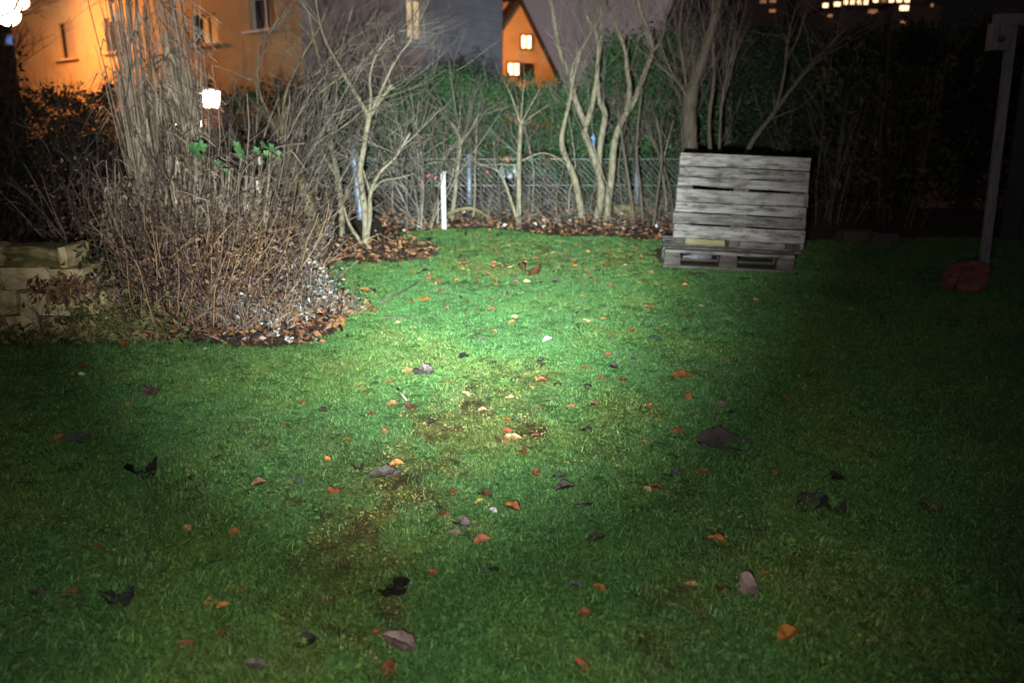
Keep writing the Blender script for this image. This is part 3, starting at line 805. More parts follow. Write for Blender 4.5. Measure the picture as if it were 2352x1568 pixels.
def leafcloud(m, cen, size, r, ratio=.55, dirs=None, droop=0.0):
    """adds a folded diamond leaf at every centre"""
    for i, c in enumerate(cen):
        s = size * r.uniform(.6, 1.35)
        u = Vector(dirs[i]).normalized() if dirs is not None else Vector((r.gauss(0, 1), r.gauss(0, 1), r.gauss(0, 1) - droop)).normalized()
        v = u.orthogonal().normalized(); v = (Matrix.Rotation(r.uniform(0, 6.283), 3, u) @ v) * s * ratio; nrm = u.cross(v).normalized() * s * .15
        c = Vector(c); b = len(m.v)
        m.v += [tuple(c), tuple(c + u*s*.55 + v*.5 + nrm), tuple(c + u*s), tuple(c + u*s*.55 - v*.5 + nrm)]
        m.f += [(b, b+1, b+2), (b, b+2, b+3)]

def tree(name, label, base, stems, Y, mbark, mtwig, twig_n, twig_L, depth, seed, updir=(0, 0, 1), spread=.8, bias=(0, 0, 0), from_f=.25, twig_r=.006, group=None):
    """stems: list of (path, w0, w1, dy); the first is the trunk, the others limbs; twigs grow from all of them"""
    r = random.Random(seed)
    t = thing(name, label, 'tree', base, group)
    tw = MB()
    for k, (path, w0, w1, dy, *tn) in enumerate(stems):
        pts, rr_ = stem_px(path, Y, w0, w1, dy, r)
        m = MB(); m.tube(pts, rr_, 8 if k == 0 else 7)
        m.build('trunk' if k == 0 else 'limb', mbark, t, smooth=True)
        cnt = tn[0] if tn else twig_n
        for q in range(cnt):
            f = from_f + (1 - from_f) * math.sqrt(r.random()); i = min(int(f * (len(pts) - 1)), len(pts) - 2)
            p = pts[i].lerp(pts[i+1], r.random()); dd = (pts[i+1] - pts[i]).normalized()
            side = Vector((r.gauss(0, 1), r.gauss(0, .7), r.gauss(0, .6)))
            d = dd * .6 + side * spread + Vector(updir) * .4 + Vector(bias)
            twig_tree(tw, p, d, twig_L * r.uniform(.5, 1.3), min(twig_r, rr_[i] * .6) * r.uniform(.7, 1.2), depth, r, .10, .06, 4, .75)
    o = tw.build('twigs', mtwig, t, kind='stuff')
    return t

# ------------------------------------------------------------------ trees standing at the back of the lawn
Yb, _ = G(838, 572)
tree('young_tree', 'slender pale forked young tree standing at the tip of the planting bed', Yb,
     [([(839, 574), (840, 520), (836, 465), (827, 400), (836, 340), (848, 266)], 17, 11, 0, 6),
      ([(848, 268), (824, 228), (798, 185), (772, 140), (748, 95), (732, 40), (722, -30)], 11, 4, .25, 16),
      ([(848, 268), (868, 226), (884, 190), (903, 150), (924, 118), (946, 92)], 8, 3, -.2, 9),
      ([(849, 268), (878, 224), (901, 196)], 10, 7, .1, 5),
      ([(847, 268), (852, 225), (850, 175), (868, 120), (905, 80), (960, 62)], 7, 2.5, .1, 9),
      ([(841, 560), (850, 500), (851, 446), (872, 398), (905, 366), (925, 335), (942, 305)], 11, 4, -.25, 9),
      ([(851, 446), (874, 418), (905, 411), (943, 402)], 6, 2, -.3, 5),
      ([(851, 446), (840, 410), (829, 378)], 6, 4, .1, 2),
      ([(836, 566), (815, 536), (800, 510), (790, 476)], 10, 5, -.15, 4)],
     Yb.y, M_bark, M_twig, 6, .50, 1, 21, bias=(.12, 0, .1), twig_r=.0055)
tb = P(783, 560, 8.9); tb.z = gz(tb.x, tb.y)
tree('grey_tree', 'grey tree leaning left behind the slender forked tree', tb,
     [([(786, 562), (784, 480), (776, 410), (765, 355), (756, 300), (752, 240), (742, 170), (722, 95), (700, -20)], 15, 6, .3, 12),
      ([(776, 410), (745, 360), (725, 330)], 6, 2, 0, 4),
      ([(756, 290), (772, 235), (776, 160), (790, 90), (812, 10)], 7, 3, .3, 7)],
     8.9, M_bark, M_twig, 6, .65, 2, 22, bias=(.25, 0, .15))
tb = G(742, 566)[0]
tree('mossy_tree', 'thick mossy trunk leaning left out of the bed with a sawn stub', (tb.x, tb.y, gz(tb.x, tb.y)),
     [([(742, 572), (722, 520), (702, 445), (686, 405), (662, 362), (646, 318), (652, 270), (672, 243)], 34, 16, .1, 10),
      ([(676, 428), (648, 404), (616, 386)], 30, 25, -.25, 1),
      ([(660, 300), (700, 245), (752, 200), (810, 160), (870, 120), (945, 92)], 8, 2, .2, 16),
      ([(655, 280), (690, 215), (735, 160), (790, 105), (850, 60)], 7, 2, .5, 12),
      ([(650, 300), (655, 220), (690, 140), (730, 70), (760, 0)], 7, 2.5, .3, 10),
      ([(646, 318), (610, 250), (590, 180), (600, 110), (640, 40)], 7, 2.5, 0, 9),
      ([(690, 360), (740, 320), (790, 290), (850, 240), (905, 200)], 5, 2, -.3, 10)],
     tb.y, M_bark2, M_twig, 8, .75, 1, 23, updir=(.75, 0, .45), spread=.28, bias=(.5, 0, .25), twig_r=.0045)

gb = G(1192, 524)[0]
tree('pollard_sapling', 'thin sapling with a brush of shoots on top before the wire fence', gb,
     [([(1191, 526), (1192, 460), (1192, 400), (1193, 345), (1196, 288)], 13, 9, 0, 22),
      ([(1188, 505), (1165, 435), (1152, 405), (1138, 388)], 8, 3, -.1, 6),
      ([(1193, 372), (1240, 352), (1275, 360), (1300, 378)], 4, 2, -.2, 3),
      ([(1192, 380), (1150, 378), (1100, 380)], 4, 1.5, -.1, 3),
      ([(1196, 288), (1180, 235), (1162, 195)], 4, 1.5, 0, 2), ([(1196, 288), (1200, 230), (1206, 180)], 4, 1.5, .1, 2),
      ([(1196, 288), (1215, 250), (1240, 205)], 4, 1.5, -.1, 2), ([(1196, 288), (1228, 262), (1262, 240)], 3, 1.2, 0, 2)],
     gb.y, M_bark, M_twig, 6, .40, 1, 24, from_f=.45, spread=.6, twig_r=.004)
gb = G(1040, 512)[0]
tree('bent_sapling', 'grey sapling with a bent top behind the white stake', gb,
     [([(1036, 512), (1046, 440), (1050, 395), (1058, 330), (1048, 300), (1035, 280)], 11, 5, .1, 14),
      ([(1058, 330), (1080, 300), (1100, 262)], 5, 2, 0, 8), ([(1050, 396), (1010, 372), (960, 385)], 4, 1.5, 0, 5)],
     gb.y, M_bark, M_twig, 8, .42, 2, 25, twig_r=.004)
gb = G(1372, 510)[0]
tree('clump_tree', 'pale multi-stemmed tree clump rising before the dark conifers', gb,
     [([(1368, 516), (1380, 455), (1378, 410), (1361, 352), (1342, 305), (1344, 288), (1320, 226), (1312, 178), (1290, 130), (1275, 60), (1262, -20)], 19, 9, .2, 14),
      ([(1344, 290), (1357, 255), (1366, 210), (1372, 160), (1372, 90), (1350, 45), (1330, 10)], 14, 6, .1, 14),
      ([(1378, 415), (1376, 364), (1382, 310), (1390, 265), (1378, 235)], 14, 14, .15, 3),
      ([(1378, 240), (1372, 170), (1380, 90), (1376, -20)], 10, 5, .2, 14),
      ([(1338, 505), (1322, 418), (1296, 354), (1290, 320), (1296, 285), (1308, 235), (1318, 180), (1335, 110)], 17, 5, -.2, 12),
      ([(1394, 512), (1398, 450), (1405, 400), (1411, 328), (1430, 274), (1455, 234), (1482, 165), (1497, 122), (1493, 85), (1470, 20), (1462, -20)], 19, 8, .1, 10),
      ([(1440, 256), (1446, 205), (1440, 160), (1436, 118), (1415, 60), (1390, 0)], 13, 5, .25, 14),
      ([(1495, 122), (1520, 90), (1530, 30)], 7, 4, .1, 8),
      ([(1312, 178), (1320, 140), (1350, 90), (1385, 30)], 6, 3, -.1, 10),
      ([(1410, 440), (1392, 420), (1362, 330)], 4, 2, -.3, 2)],
     gb.y, M_bark, M_twig, 8, .80, 2, 26, updir=(0, 0, 1.2), spread=.32, twig_r=.0045)
gb = G(1600, 520)[0]
tree('sawn_tree', 'broad brown tree with a sawn-off upper limb behind the pallet seat', (gb.x, 9.6, gz(gb.x, 9.6)),
     [([(1597, 520), (1592, 440), (1586, 345), (1583, 250), (1592, 195)], 36, 30, 0, 26),
      ([(1590, 200), (1612, 140), (1630, 82), (1646, 26)], 24, 17, 0, 8),
      ([(1586, 250), (1568, 205), (1548, 180), (1510, 150)], 10, 4, -.2, 8),
      ([(1560, 480), (1572, 400), (1568, 300), (1575, 190), (1560, 90), (1570, -20)], 10, 5, .1, 14),
      ([(1625, 470), (1632, 380), (1628, 280), (1640, 180), (1638, 80), (1660, -20)], 12, 5, .1, 22),
      ([(1650, 450), (1652, 340), (1660, 220), (1690, 90)], 8, 4, .1, 14)],
     9.6, M_bark3, M_twigb, 8, .85, 2, 27, updir=(0, 0, 1.4), spread=.25, twig_r=.0045)
gb = G(1700, 520)[0]
tree('leaning_tree', 'thin dim tree leaning right above the pallet seat', (P(1690, 440, 10).x, 10.0, gz(2, 10)),
     [([(1670, 500), (1715, 350), (1770, 270), (1830, 190), (1900, 110), (1960, 50)], 14, 5, .2, 18), ([(1780, 255), (1800, 180), (1810, 90), (1830, 10)], 8, 3, .2, 10)],
     10.0, M_bark3, M_twigb, 8, .9, 1, 28, bias=(.1, 0, .3))
for k, (path, lab) in enumerate((([(1458, 520), (1444, 420), (1430, 330), (1418, 250)], 'thin straight shoot left of the pallet seat, nearest the clump tree'),
                                 ([(1478, 520), (1470, 430), (1462, 340), (1474, 200)], 'grey upright shoot left of the pallet seat, second from the clump tree'),
                                 ([(1500, 525), (1512, 430), (1520, 360), (1508, 270)], 'thin upright shoot left of the pallet seat, third from the clump tree'),
                                 ([(1548, 500), (1538, 430), (1512, 350), (1490, 310)], 'arching bare shoot touching the left edge of the pallet seat'))):
    b = G(*path[0])[0]
    tree('bare_shoot', lab, b, [(path, 9 - k, 3.5, .1, 12)], b.y, M_bark3, M_twigb, 10, .45, 2, 40 + k, updir=(0, 0, 1), spread=.5, twig_r=.0035, group='bare shoots beside the pallet seat')
# small bare saplings that fill the gap between the trunks and the fence
rs = random.Random(66)
SAPL = ['thin bare sapling just right of the forked young tree', 'thin bare sapling second to the right of the forked young tree', 'thin bare sapling midway between the young tree and the white stake', 'thin bare sapling just left of the white stake',
        'thin bare sapling behind the steel post right of the white stake', 'thin bare sapling above the arched fallen branch', 'thin bare sapling at the right end of the arched fallen branch', 'thin bare sapling just left of the pollard sapling',
        'thin bare sapling just right of the pollard sapling', 'thin bare sapling before the parked car number plate', 'thin bare sapling below the red tail light', 'thin bare sapling a hand right of the red tail light',
        'thin bare sapling just left of the multi-stemmed clump', 'thin bare sapling just right of the multi-stemmed clump', 'thin bare sapling tight against the left side of the pallet seat', 'thin bare sapling close behind the forked young tree trunk']
for k in range(16):
    if k in (1, 6, 10): continue
    px = [905, 935, 968, 995, 1085, 1108, 1128, 1150, 1222, 1244, 1262, 1282, 1310, 1432, 1535, 880][k]
    b, mp = G(px, rs.uniform(500, 516))
    top = rs.uniform(215, 330)
    path = [(px, 520), (px + rs.uniform(-8, 8), 450), (px + rs.uniform(-16, 16), 380), (px + rs.uniform(-30, 30), top)]
    tree('bare_sapling', SAPL[k], b, [(path, rs.uniform(3, 6), 1.8, .1, 8)], b.y + rs.uniform(.0, .5), M_bark3 if k % 2 else M_bark, M_twigb if k % 3 else M_twig, 10, .42, 2, 70 + k, spread=.7,
         twig_r=.0035, from_f=.1, group='thin bare saplings before the fence')

# ------------------------------------------------------------------ hedge, conifers and dark bushes behind
def hedge(name, label, cat, x0, x1, Y, dep, ztop, leaf, n, m_leaf, seed, zlow=0.0, sparse=.0, stems=26, group=None, wav=.16):
    r = random.Random(seed); g0 = gz((x0 + x1) / 2, Y)
    t = thing(name, label, cat, ((x0 + x1) / 2, Y, g0), group)
    st_ = MB()
    for k in range(stems):
        x = r.uniform(x0, x1); y = Y + r.uniform(-.25, .25) * dep
        pts, rr_ = wander((x, y, gz(x, y)), (r.gauss(0, .2), r.gauss(0, .1), 1), r.uniform(.6, .95) * (ztop - g0), r.uniform(.008, .022), .005, 6, .12, .08, r)
        st_.tube(pts, rr_, 5, cap=False)
        for q in range(7):
            i = r.randrange(1, len(pts)); twig_tree(st_, pts[i], (r.gauss(0, 1), r.gauss(0, .8), r.gauss(.1, .4)), r.uniform(.25, .6), .006, 1, r, .12, .05, 3)
    st_.build('stems', M_twigb, t, kind='stuff')
    fo = MB(); cen, dirs = [], []
    # clumped: boughs first, leaves on boughs
    nb = n // 26
    for k in range(nb):
        x = r.uniform(x0, x1); f = r.random()
        top = ztop + wav * (math.sin(x * 2.3 + seed) * .6 + math.sin(x * 5.1 + 2 * seed) * .4)
        z = g0 + zlow + (top - g0 - zlow) * (1 - f * f * .9 if r.random() < .75 else r.random())
        h = (z - g0) / max(.1, top - g0)
        if r.random() < sparse * max(0, 1 - h * 1.7): continue
        dd = dep * .5 * (1.0 if h < .8 else 1.0 - (h - .8) * 3)
        y = Y + (-dd if r.random() < .65 else r.uniform(-dd, dd)) + r.gauss(0, .10)
        bd = Vector((r.gauss(0, .9), -abs(r.gauss(.5, .5)), r.gauss(.05, .55))).normalized(); bl = r.uniform(.16, .42)
        for q in range(26):
            s = r.random(); c = Vector((x, y, z)) + bd * bl * s + Vector((r.gauss(0, .035), r.gauss(0, .035), r.gauss(0, .03)))
            cen.append(c); dirs.append(bd + Vector((r.gauss(0, .6), r.gauss(0, .6), r.gauss(0, .5))))
    leafcloud(fo, cen, leaf, r, .42, dirs)
    fo.build('foliage', m_leaf, t, kind='stuff')
    return t
pa, pb = P(778, 205, 11.4), P(1340, 205, 11.4)
hedge('green_hedge', 'loose green hedge behind the wire fence with bare twiggy feet', 'hedge', pa.x, pb.x, 11.5, .9, P(1050, 212, 11.4).z, .052, 34000, M_hedge, 3, zlow=.35, sparse=1.0, stems=46)
qa, qb = P(-260, 205, 12.2), P(800, 205, 12.2)
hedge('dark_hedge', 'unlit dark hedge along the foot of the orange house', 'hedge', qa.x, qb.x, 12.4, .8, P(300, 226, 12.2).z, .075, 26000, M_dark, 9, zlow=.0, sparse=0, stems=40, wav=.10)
# dark conifers to the right
def conifer(px, Y, ptop, wid, label, seed, m_leaf, leaf=.075, n=9000, group='dark conifers along the right boundary'):
    r = random.Random(seed); b = P(px, 400, Y); g0 = gz(b.x, Y); zt = P(px, ptop, Y).z; H = zt - g0
    t = thing('dark_conifer', label, 'tree', (b.x, Y, g0), group)
    m = MB(); m.tube([(b.x, Y, g0), (b.x + .05, Y, g0 + H*.5), (b.x, Y, g0 + H*.93)], [.11, .07, .015], 7); m.build('trunk', M_bark3, t, smooth=True)
    fo = MB(); cen, dirs = [], []
    for k in range(n // 24):
        f = r.random() ** .85; z = g0 + .05 + f * (H - .05); rad_ = wid * (1 - f ** 2.2) * r.uniform(.55, 1.08) + .05
        a = r.uniform(0, 6.283); c0 = Vector((b.x + rad_*math.cos(a), Y + rad_*math.sin(a), z)); bd = Vector((math.cos(a), math.sin(a), r.uniform(-.2, .9))).normalized()
        for q in range(24):
            cen.append(c0 + bd * r.uniform(-.2, .25) + Vector((r.gauss(0, .07), r.gauss(0, .07), r.gauss(0, .09)))); dirs.append(bd + Vector((r.gauss(0, .5), r.gauss(0, .5), r.gauss(0, .5))))
    leafcloud(fo, cen, leaf, r, .4, dirs)
    fo.build('crown', m_leaf, t, kind='stuff')
conifer(1415, 12.2, 105, .75, 'dark green conifer right behind the multi-stemmed tree clump', 1, M_hedge, n=12000)
conifer(1525, 12.4, 88, .85, 'dark green conifer between the tree clump and the sawn tree', 2, M_hedge, n=12000)
conifer(1660, 12.6, 84, .95, 'dark conifer directly behind the pallet seat', 3, M_dark, n=11000)
conifer(1800, 12.6, 80, .95, 'dark conifer just right of the pallet seat', 4, M_dark)
conifer(1940, 12.0, 84, .95, 'dark conifer left of the olive shrub', 5, M_dark)
conifer(2080, 11.6, 76, 1.0, 'dark conifer behind the olive shrub', 6, M_dark)
conifer(2225, 11.0, 70, 1.0, 'dark conifer just left of the grey upright post', 7, M_dark)
conifer(2390, 10.6, 60, 1.1, 'dark conifer at the right edge behind the grey post', 8, M_dark)
conifer(2540, 10.0, 50, 1.1, 'dark conifer outside the porch at far right', 9, M_dark)

def shrub(name, label, base, w, d, h, m_leaf, m_stem, seed, nst=26, leaves=900, leaf=.05, lean=(0, 0), stem_r=.006, group=None, lowleaf=.15, pods=None, twigs=2, wob=.0):
    r = random.Random(seed); t = thing(name, label, 'shrub', base, group); bx_, by_, bz_ = base
    m = MB(); cen = []
    for k in range(nst):
        a = r.uniform(0, 6.283); q = math.sqrt(r.random()); x = bx_ + w * .3 * q * math.cos(a); y = by_ + d * .3 * q * math.sin(a)
        dr = Vector((math.cos(a) * q * w / h * .55 + lean[0], math.sin(a) * q * d / h * .5 + lean[1], 1))
        L_ = h * r.uniform(.65, 1.08); n = 6
        pts, rr_ = wander((x, y, gz(x, y) - .02), dr + Vector((r.gauss(0, wob), r.gauss(0, wob), 0)), L_, stem_r * r.uniform(.6, 1.3), stem_r * .35, n, .07 + wob * .35, .0, r)
        m.tube(pts, rr_, 4, cap=False)
        for s in range(twigs * 2):
            i = r.randrange(2, n + 1); dd = (pts[i] - pts[i-1]).normalized()
            twig_tree(m, pts[i], dd + Vector((r.gauss(0, .6), r.gauss(0, .5), r.gauss(0, .4))), L_ * r.uniform(.12, .32), stem_r * .5, 1, r, .1, .03, 3)
        for s in range(max(1, leaves // nst)):
            f = lowleaf + (1 - lowleaf) * r.random(); i = min(int(f * n), n - 1)
            cen.append(pts[i].lerp(pts[i+1], r.random()) + Vector((r.gauss(0, .06), r.gauss(0, .06), r.gauss(0, .05))))
    m.build('stems', m_stem, t, kind='stuff')
    if leaves:
        fo = MB(); leafcloud(fo, cen, leaf, r, .5, None, .4); fo.build('foliage', m_leaf, t, kind='stuff')
    if pods:
        fo = MB(); leafcloud(fo, [c for c in cen[:pods]], .06, r, .75); fo.build('seed_pods', M_pod, t, kind='stuff')
    return t
q = P(2040, 520, 9.6); shrub('olive_shrub', 'barely lit olive-leaved shrub in the darkness left of the grey post', (q.x, 9.6, gz(q.x, 9.6)), 1.3, 1.0, 2.3, M_olive, M_twigb, 31, 20, 900, .10)
q = P(1900, 540, 9.8); shrub('dim_thicket', 'dim bare thicket just right of the pallet seat', (q.x, 9.8, gz(q.x, 9.8)), 1.3, .8, 1.5, M_dark, M_twigb, 32, 22, 300, .05)
# far-left dark shrubs standing against the orange house
for k, (px, Y, h, w, lab) in enumerate(((20, 9.2, 1.4, 1.5, 'dark twiggy shrub at the left edge of the picture'), (120, 9.6, 1.38, 1.5, 'dark twiggy shrub whose top cuts into the orange wall, leftmost but one'),
                                        (215, 9.4, 1.36, 1.3, 'dark shrub below the second window of the orange house'), (300, 10.2, 1.35, 1.3, 'dark shrub behind the pale tall grass'),
                                        (410, 10.4, 1.3, 1.3, 'dark shrub left of the brick pillar'), (600, 10.6, 1.3, 1.4, 'dark twiggy shrub right of the brick pillar'), (690, 10.8, 1.35, 1.3, 'dark twiggy shrub behind the mossy trunk'), (-90, 8.6, 2.0, 1.4, 'dark shrub just outside the left edge'))):
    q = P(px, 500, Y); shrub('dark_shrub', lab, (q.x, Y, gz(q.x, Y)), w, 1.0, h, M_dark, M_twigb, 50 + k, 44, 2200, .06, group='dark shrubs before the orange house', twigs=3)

q = P(-70, 300, 14.0)
tree('dark_tree', 'dark leafy tree at the top left corner crossing the street lamp', (q.x, 14.0, gz(q.x, 14.0)),
     [([(-70, 420), (-60, 260), (-50, 120), (-55, -40)], 22, 12, 0, 26), ([(-55, 200), (-15, 130), (25, 60), (60, 10)], 8, 3, -.2, 22), ([(-58, 240), (-10, 190), (30, 150)], 7, 3, 0, 18), ([(-52, 110), (-20, 50), (30, 25), (55, -30)], 7, 3, 0, 22)],
     14.0, M_bark3, M_twigb, 12, .7, 2, 55, twig_r=.007)
# ------------------------------------------------------------------ planting bed: grasses and dead perennials
def grass_clump(label, px, Y, h, w, n, seed, topx, m_=M_straw, arch=.25):
    r = random.Random(seed); b = P(px, 500, Y); g0 = gz(b.x, Y)
    t = thing('ornamental_grass', label, 'grass clump', (b.x, Y, g0), 'tall dried ornamental grasses')
    tx = P(topx, 200, Y).x - b.x
    m = MB(); lf = MB()
    for k in range(n):
        a = r.uniform(0, 6.283); q = math.sqrt(r.random()) * w
        p = Vector((b.x + q*math.cos(a), Y + q*math.sin(a)*.7, g0)); H = h * r.uniform(.55, 1.05)
        d = Vector((tx / h + r.gauss(0, .020) + .15 * q * math.cos(a), r.gauss(0, .06), 1))
        pts, rr_ = wander(p, d, H, r.uniform(.005, .0095), .003, 7, .020, .0, r)
        if r.random() < .5:   # nodding tip
            s = r.choice((-1, 1, 1)); dd = Vector((s * arch, r.gauss(0, .1), .1)); e0 = pts[-1]
            for i in range(3):
                dd = dd + Vector((s * .12, 0, -.22)); e0 = e0 + dd.normalized() * .09 * h / 2; pts.append(e0.copy()); rr_.append(.0018)
        m.tube(pts, rr_, 3, cap=False)
        for q_ in range(2):   # hanging dry blades
            i = r.randrange(1, 7); c = pts[i]; s = Vector((r.gauss(0, 1), r.gauss(0, .6), .8)).normalized(); w_ = r.uniform(.005, .011); Lb = r.uniform(.18, .55)
            sd = s.cross(Vector((0, 0, 1))).normalized() * w_; c1 = c + s * Lb * .5; c2 = c1 + (s + Vector((0, 0, -1.6))).normalized() * Lb * .6
            i0 = len(lf.v); lf.v += [tuple(c - sd), tuple(c + sd), tuple(c1 - sd), tuple(c1 + sd), tuple(c2)]; lf.f += [(i0, i0+1, i0+3, i0+2), (i0+2, i0+3, i0+4)]
    m.build('stalks', m_, t, kind='stuff'); lf.build('dry_blades', m_, t, kind='stuff')
grass_clump('tallest pale dry grass column, its plumes crossing the second orange-house window', 352, 6.9, 2.75, .10, 110, 61, 312)
grass_clump('second tall pale grass column, just left of the white-hot lantern', 462, 7.3, 2.65, .12, 120, 62, 400)
grass_clump('shorter dry grass sheaf between the two tall columns', 385, 6.7, 1.3, .22, 80, 63, 380)
grass_clump('short leaning straw sheaf left of the tallest grass column', 255, 6.6, 1.0, .10, 24, 64, 240)
grass_clump('dry grass tuft right of the lantern with leaning stalks', 530, 6.9, 1.1, .22, 50, 65, 560)

M_deadb = mat('rusty_dead_stem', [(0.05, 0.028, 0.016), (0.13, 0.078, 0.042), (0.26, 0.18, 0.10)], .85, 4, island=.6)
M_fuzz = mat('purplish_withered_leaf', [(0.022, 0.015, 0.015), (0.065, 0.045, 0.043), (0.13, 0.095, 0.085)], .85, 5, island=.7)
def perennials(label, px, py, h, w, n, seed, lean, m_=M_dead, leaves=120, m_leaf=M_drybrown, pods=0, leaf=.045, stem_r=.0048, name='dried_perennial'):
    b, mp = G(px, py)
    shrub(name, label, (b.x, b.y, gz(b.x, b.y)), w, w * .8, h, m_leaf, m_, seed, n, leaves, leaf, lean, stem_r, 'dead perennials in the planting bed', pods=pods, twigs=1, wob=.06 if stem_r > .006 else .12)
rows = [(300, 748, .95, .8, 60, (-.04, .0), 'purplish dead perennials at the front of the bed right of the stones'),
        (390, 755, .85, .8, 60, (.12, .0), 'brown dead stems at the front of the bed behind the red leaf'),
        (470, 742, .95, .9, 70, (.22, .0), 'dead stems leaning right in the middle of the bed front'),
        (560, 735, .65, .8, 60, (.30, .0), 'rusty dead stems above the withered white leaves'),
        (330, 690, 1.15, .9, 60, (.05, .1), 'second row of purplish stems behind the bed front, left'),
        (430, 690, 1.2, .9, 60, (.15, .1), 'tangled brown stems below the tall grass column'),
        (540, 680, 1.0, .9, 70, (.28, .1), 'tall brown stems leaning right in the bed centre'),
        (620, 665, .75, .8, 60, (.30, .1), 'thin brown stems rising left of the mossy trunk'),
        (240, 650, 1.1, .9, 50, (.0, .1), 'dark dead stems behind the pale stones'),
        (200, 560, 1.2, 1.2, 60, (.0, .1), 'dim dead stems farther back at left of the tall grass'),
        (520, 590, 1.05, 1.1, 60, (.15, .1), 'brown stems at the back of the bed under the lantern pillar'),
        (640, 590, .7, 1.0, 60, (.25, .0), 'brown stems at the back of the bed by the mossy trunk'),
        (80, 520, 1.0, 1.3, 50, (.0, .1), 'dim dead stems above the stone wall at far left'),
        (400, 610, 1.3, 1.0, 60, (.05, .1), 'brown stem mass behind the grass columns'),]
for k, (px, py, h, w, n, ln, lab) in enumerate(rows):
    perennials(lab, px, py, h * (.62 + .60 * ((k * 37) % 10) / 10), w, int(n * .50), 80 + k, ln, leaves=620, m_=(M_dead, M_deadb, M_deadb, M_dead, M_twigb)[k % 5], m_leaf=M_fuzz if k % 2 else M_drybrown, leaf=.034)
perennials('dry stems with pale papery pods at the right end of the bed', 664, 655, .55, .35, 12, 99, (.10, -.05), M_twig, 40, M_silver, 26)
perennials('long bare canes arching right past the mossy trunk', 600, 620, 1.75, .45, 14, 98, (.30, .05), M_twigb, 0, M_dead, 0, stem_r=.007)
perennials('long bare canes standing between the grass and the mossy trunk', 500, 640, 1.7, .5, 14, 97, (.22, .05), M_twig, 0, M_dead, 0, stem_r=.008)
for k, (px, py, h, lab) in enumerate(((690, 672, .42, 'low brown dead plant behind the pale papery pods'), (735, 700, .28, 'low purplish dead plant at the tip of the bed'), (640, 735, .34, 'low rusty dead plant over the withered white leaves'),
                                      (700, 640, .55, 'dead plant with twiggy top left of the tan board'), (590, 760, .30, 'low dead plant at the bed front beside the salmon leaf'), (770, 728, .20, 'very low dead plant at the outermost tip of the bed'))):
    perennials(lab, px, py, h, .38, 22, 120 + k, (.15, 0), leaves=260, m_=M_twig if k % 2 else M_deadb, m_leaf=(M_fuzz, M_silver, M_drybrown)[k % 3], leaf=.032)
for k, (px, py, Y, h, w, n, ln, lab) in enumerate(((610, 600, 7.9, 2.15, .8, 16, (.34, .1), 'wild hazel shrub with arching twigs climbing across the lower facade'), (700, 600, 8.7, 2.1, .8, 14, (.30, .1), 'twiggy shrub arching right between the mossy trunk and the grey tree'),
                                                  (520, 620, 7.4, 1.75, .7, 12, (.16, .1), 'loose bare shrub between the tall grass and the mossy trunk'), (430, 640, 6.6, 1.5, .7, 10, (.10, .0), 'ragged bare stems standing above the middle of the bed'))):
    q = P(px, py, Y); shrub('bare_shrub', lab, (q.x, Y, gz(q.x, Y)), w, w, h, M_fuzz, M_twig, 140 + k, n, 30, .04, ln, .0075, 'bare shrubs in the planting bed', twigs=4, wob=.10)
# a dense low underlay of dead matter so the bed reads as one thicket
r = random.Random(71); m = MB(); lf = MB(); cen = []
for k in range(1500):
    px = r.uniform(-40, 780); py = r.uniform(560, 790)
    if py > 800 - max(0, (px - 640)) * 1.0: continue
    b, mp = G(px, py)
    if in_lawn(b.x, b.y): continue
    pts, rr_ = wander((b.x, b.y, gz(b.x, b.y)), (r.gauss(.15, .6), r.gauss(0, .5), 1), r.uniform(.12, .42), r.uniform(.002, .004), .0015, 4, .16, -.02, r)
    m.tube(pts, rr_, 3, cap=False)
    if r.random() < .7: cen.append(pts[r.randrange(1, 4)])
o = m.build('dead_undergrowth', M_dead, None, kind='stuff'); o['label'] = 'tangled dead undergrowth filling the planting bed'
leafcloud(lf, cen, .05, r, .5); lf.build('withered_leaves', M_drybrown, o, kind='stuff')

# silvery and withered plants along the bed's right tip
for k, (px, py, w, lab) in enumerate(((612, 690, .26, 'silvery leafed plant at the foot of the long canes'), (655, 712, .28, 'silvery leafed plant left of the pale board'), (700, 740, .26, 'silvery plant at the tip of the bed among dry leaves'),
                                      (765, 712, .22, 'grey withered flower heads at the tip of the bed'), (730, 690, .2, 'small silvery plant right below the pale board'), (560, 752, .22, 'withered whitish plant at the front edge of the bed'))):
    b, mp = G(px, py)
    shrub('silvery_plant', lab, (b.x, b.y, gz(b.x, b.y)), w, w, .18, M_silver, M_dead, 110 + k, 14, 60, .045, stem_r=.003, group='silvery plants along the bed edge', lowleaf=.1, twigs=0)
# green tufts at the tip of the lawn edge
for k, (px, py, lab) in enumerate(((900, 566, 'fresh green tuft right beside the forked young tree'), (962, 570, 'bright green tuft on the lawn edge right of the young tree'))):
    b, mp = G(px, py); t = thing('green_tuft', lab, 'plant', b); m = MB(); r = random.Random(k)
    for q in range(60):
        a = r.uniform(0, 6.283); p = b + Vector((r.gauss(0, .05), r.gauss(0, .04), 0)); d = Vector((math.cos(a) * .6, math.sin(a) * .6, 1)).normalized(); s = d.cross(Vector((1, .3, 0))).normalized() * .005; Lb = r.uniform(.07, .15)
        i0 = len(m.v); m.v += [tuple(p - s), tuple(p + s), tuple(p + d*Lb)]; m.f += [(i0, i0+1, i0+2)]
    m.build('blades', M_brightleaf, t, kind='stuff')

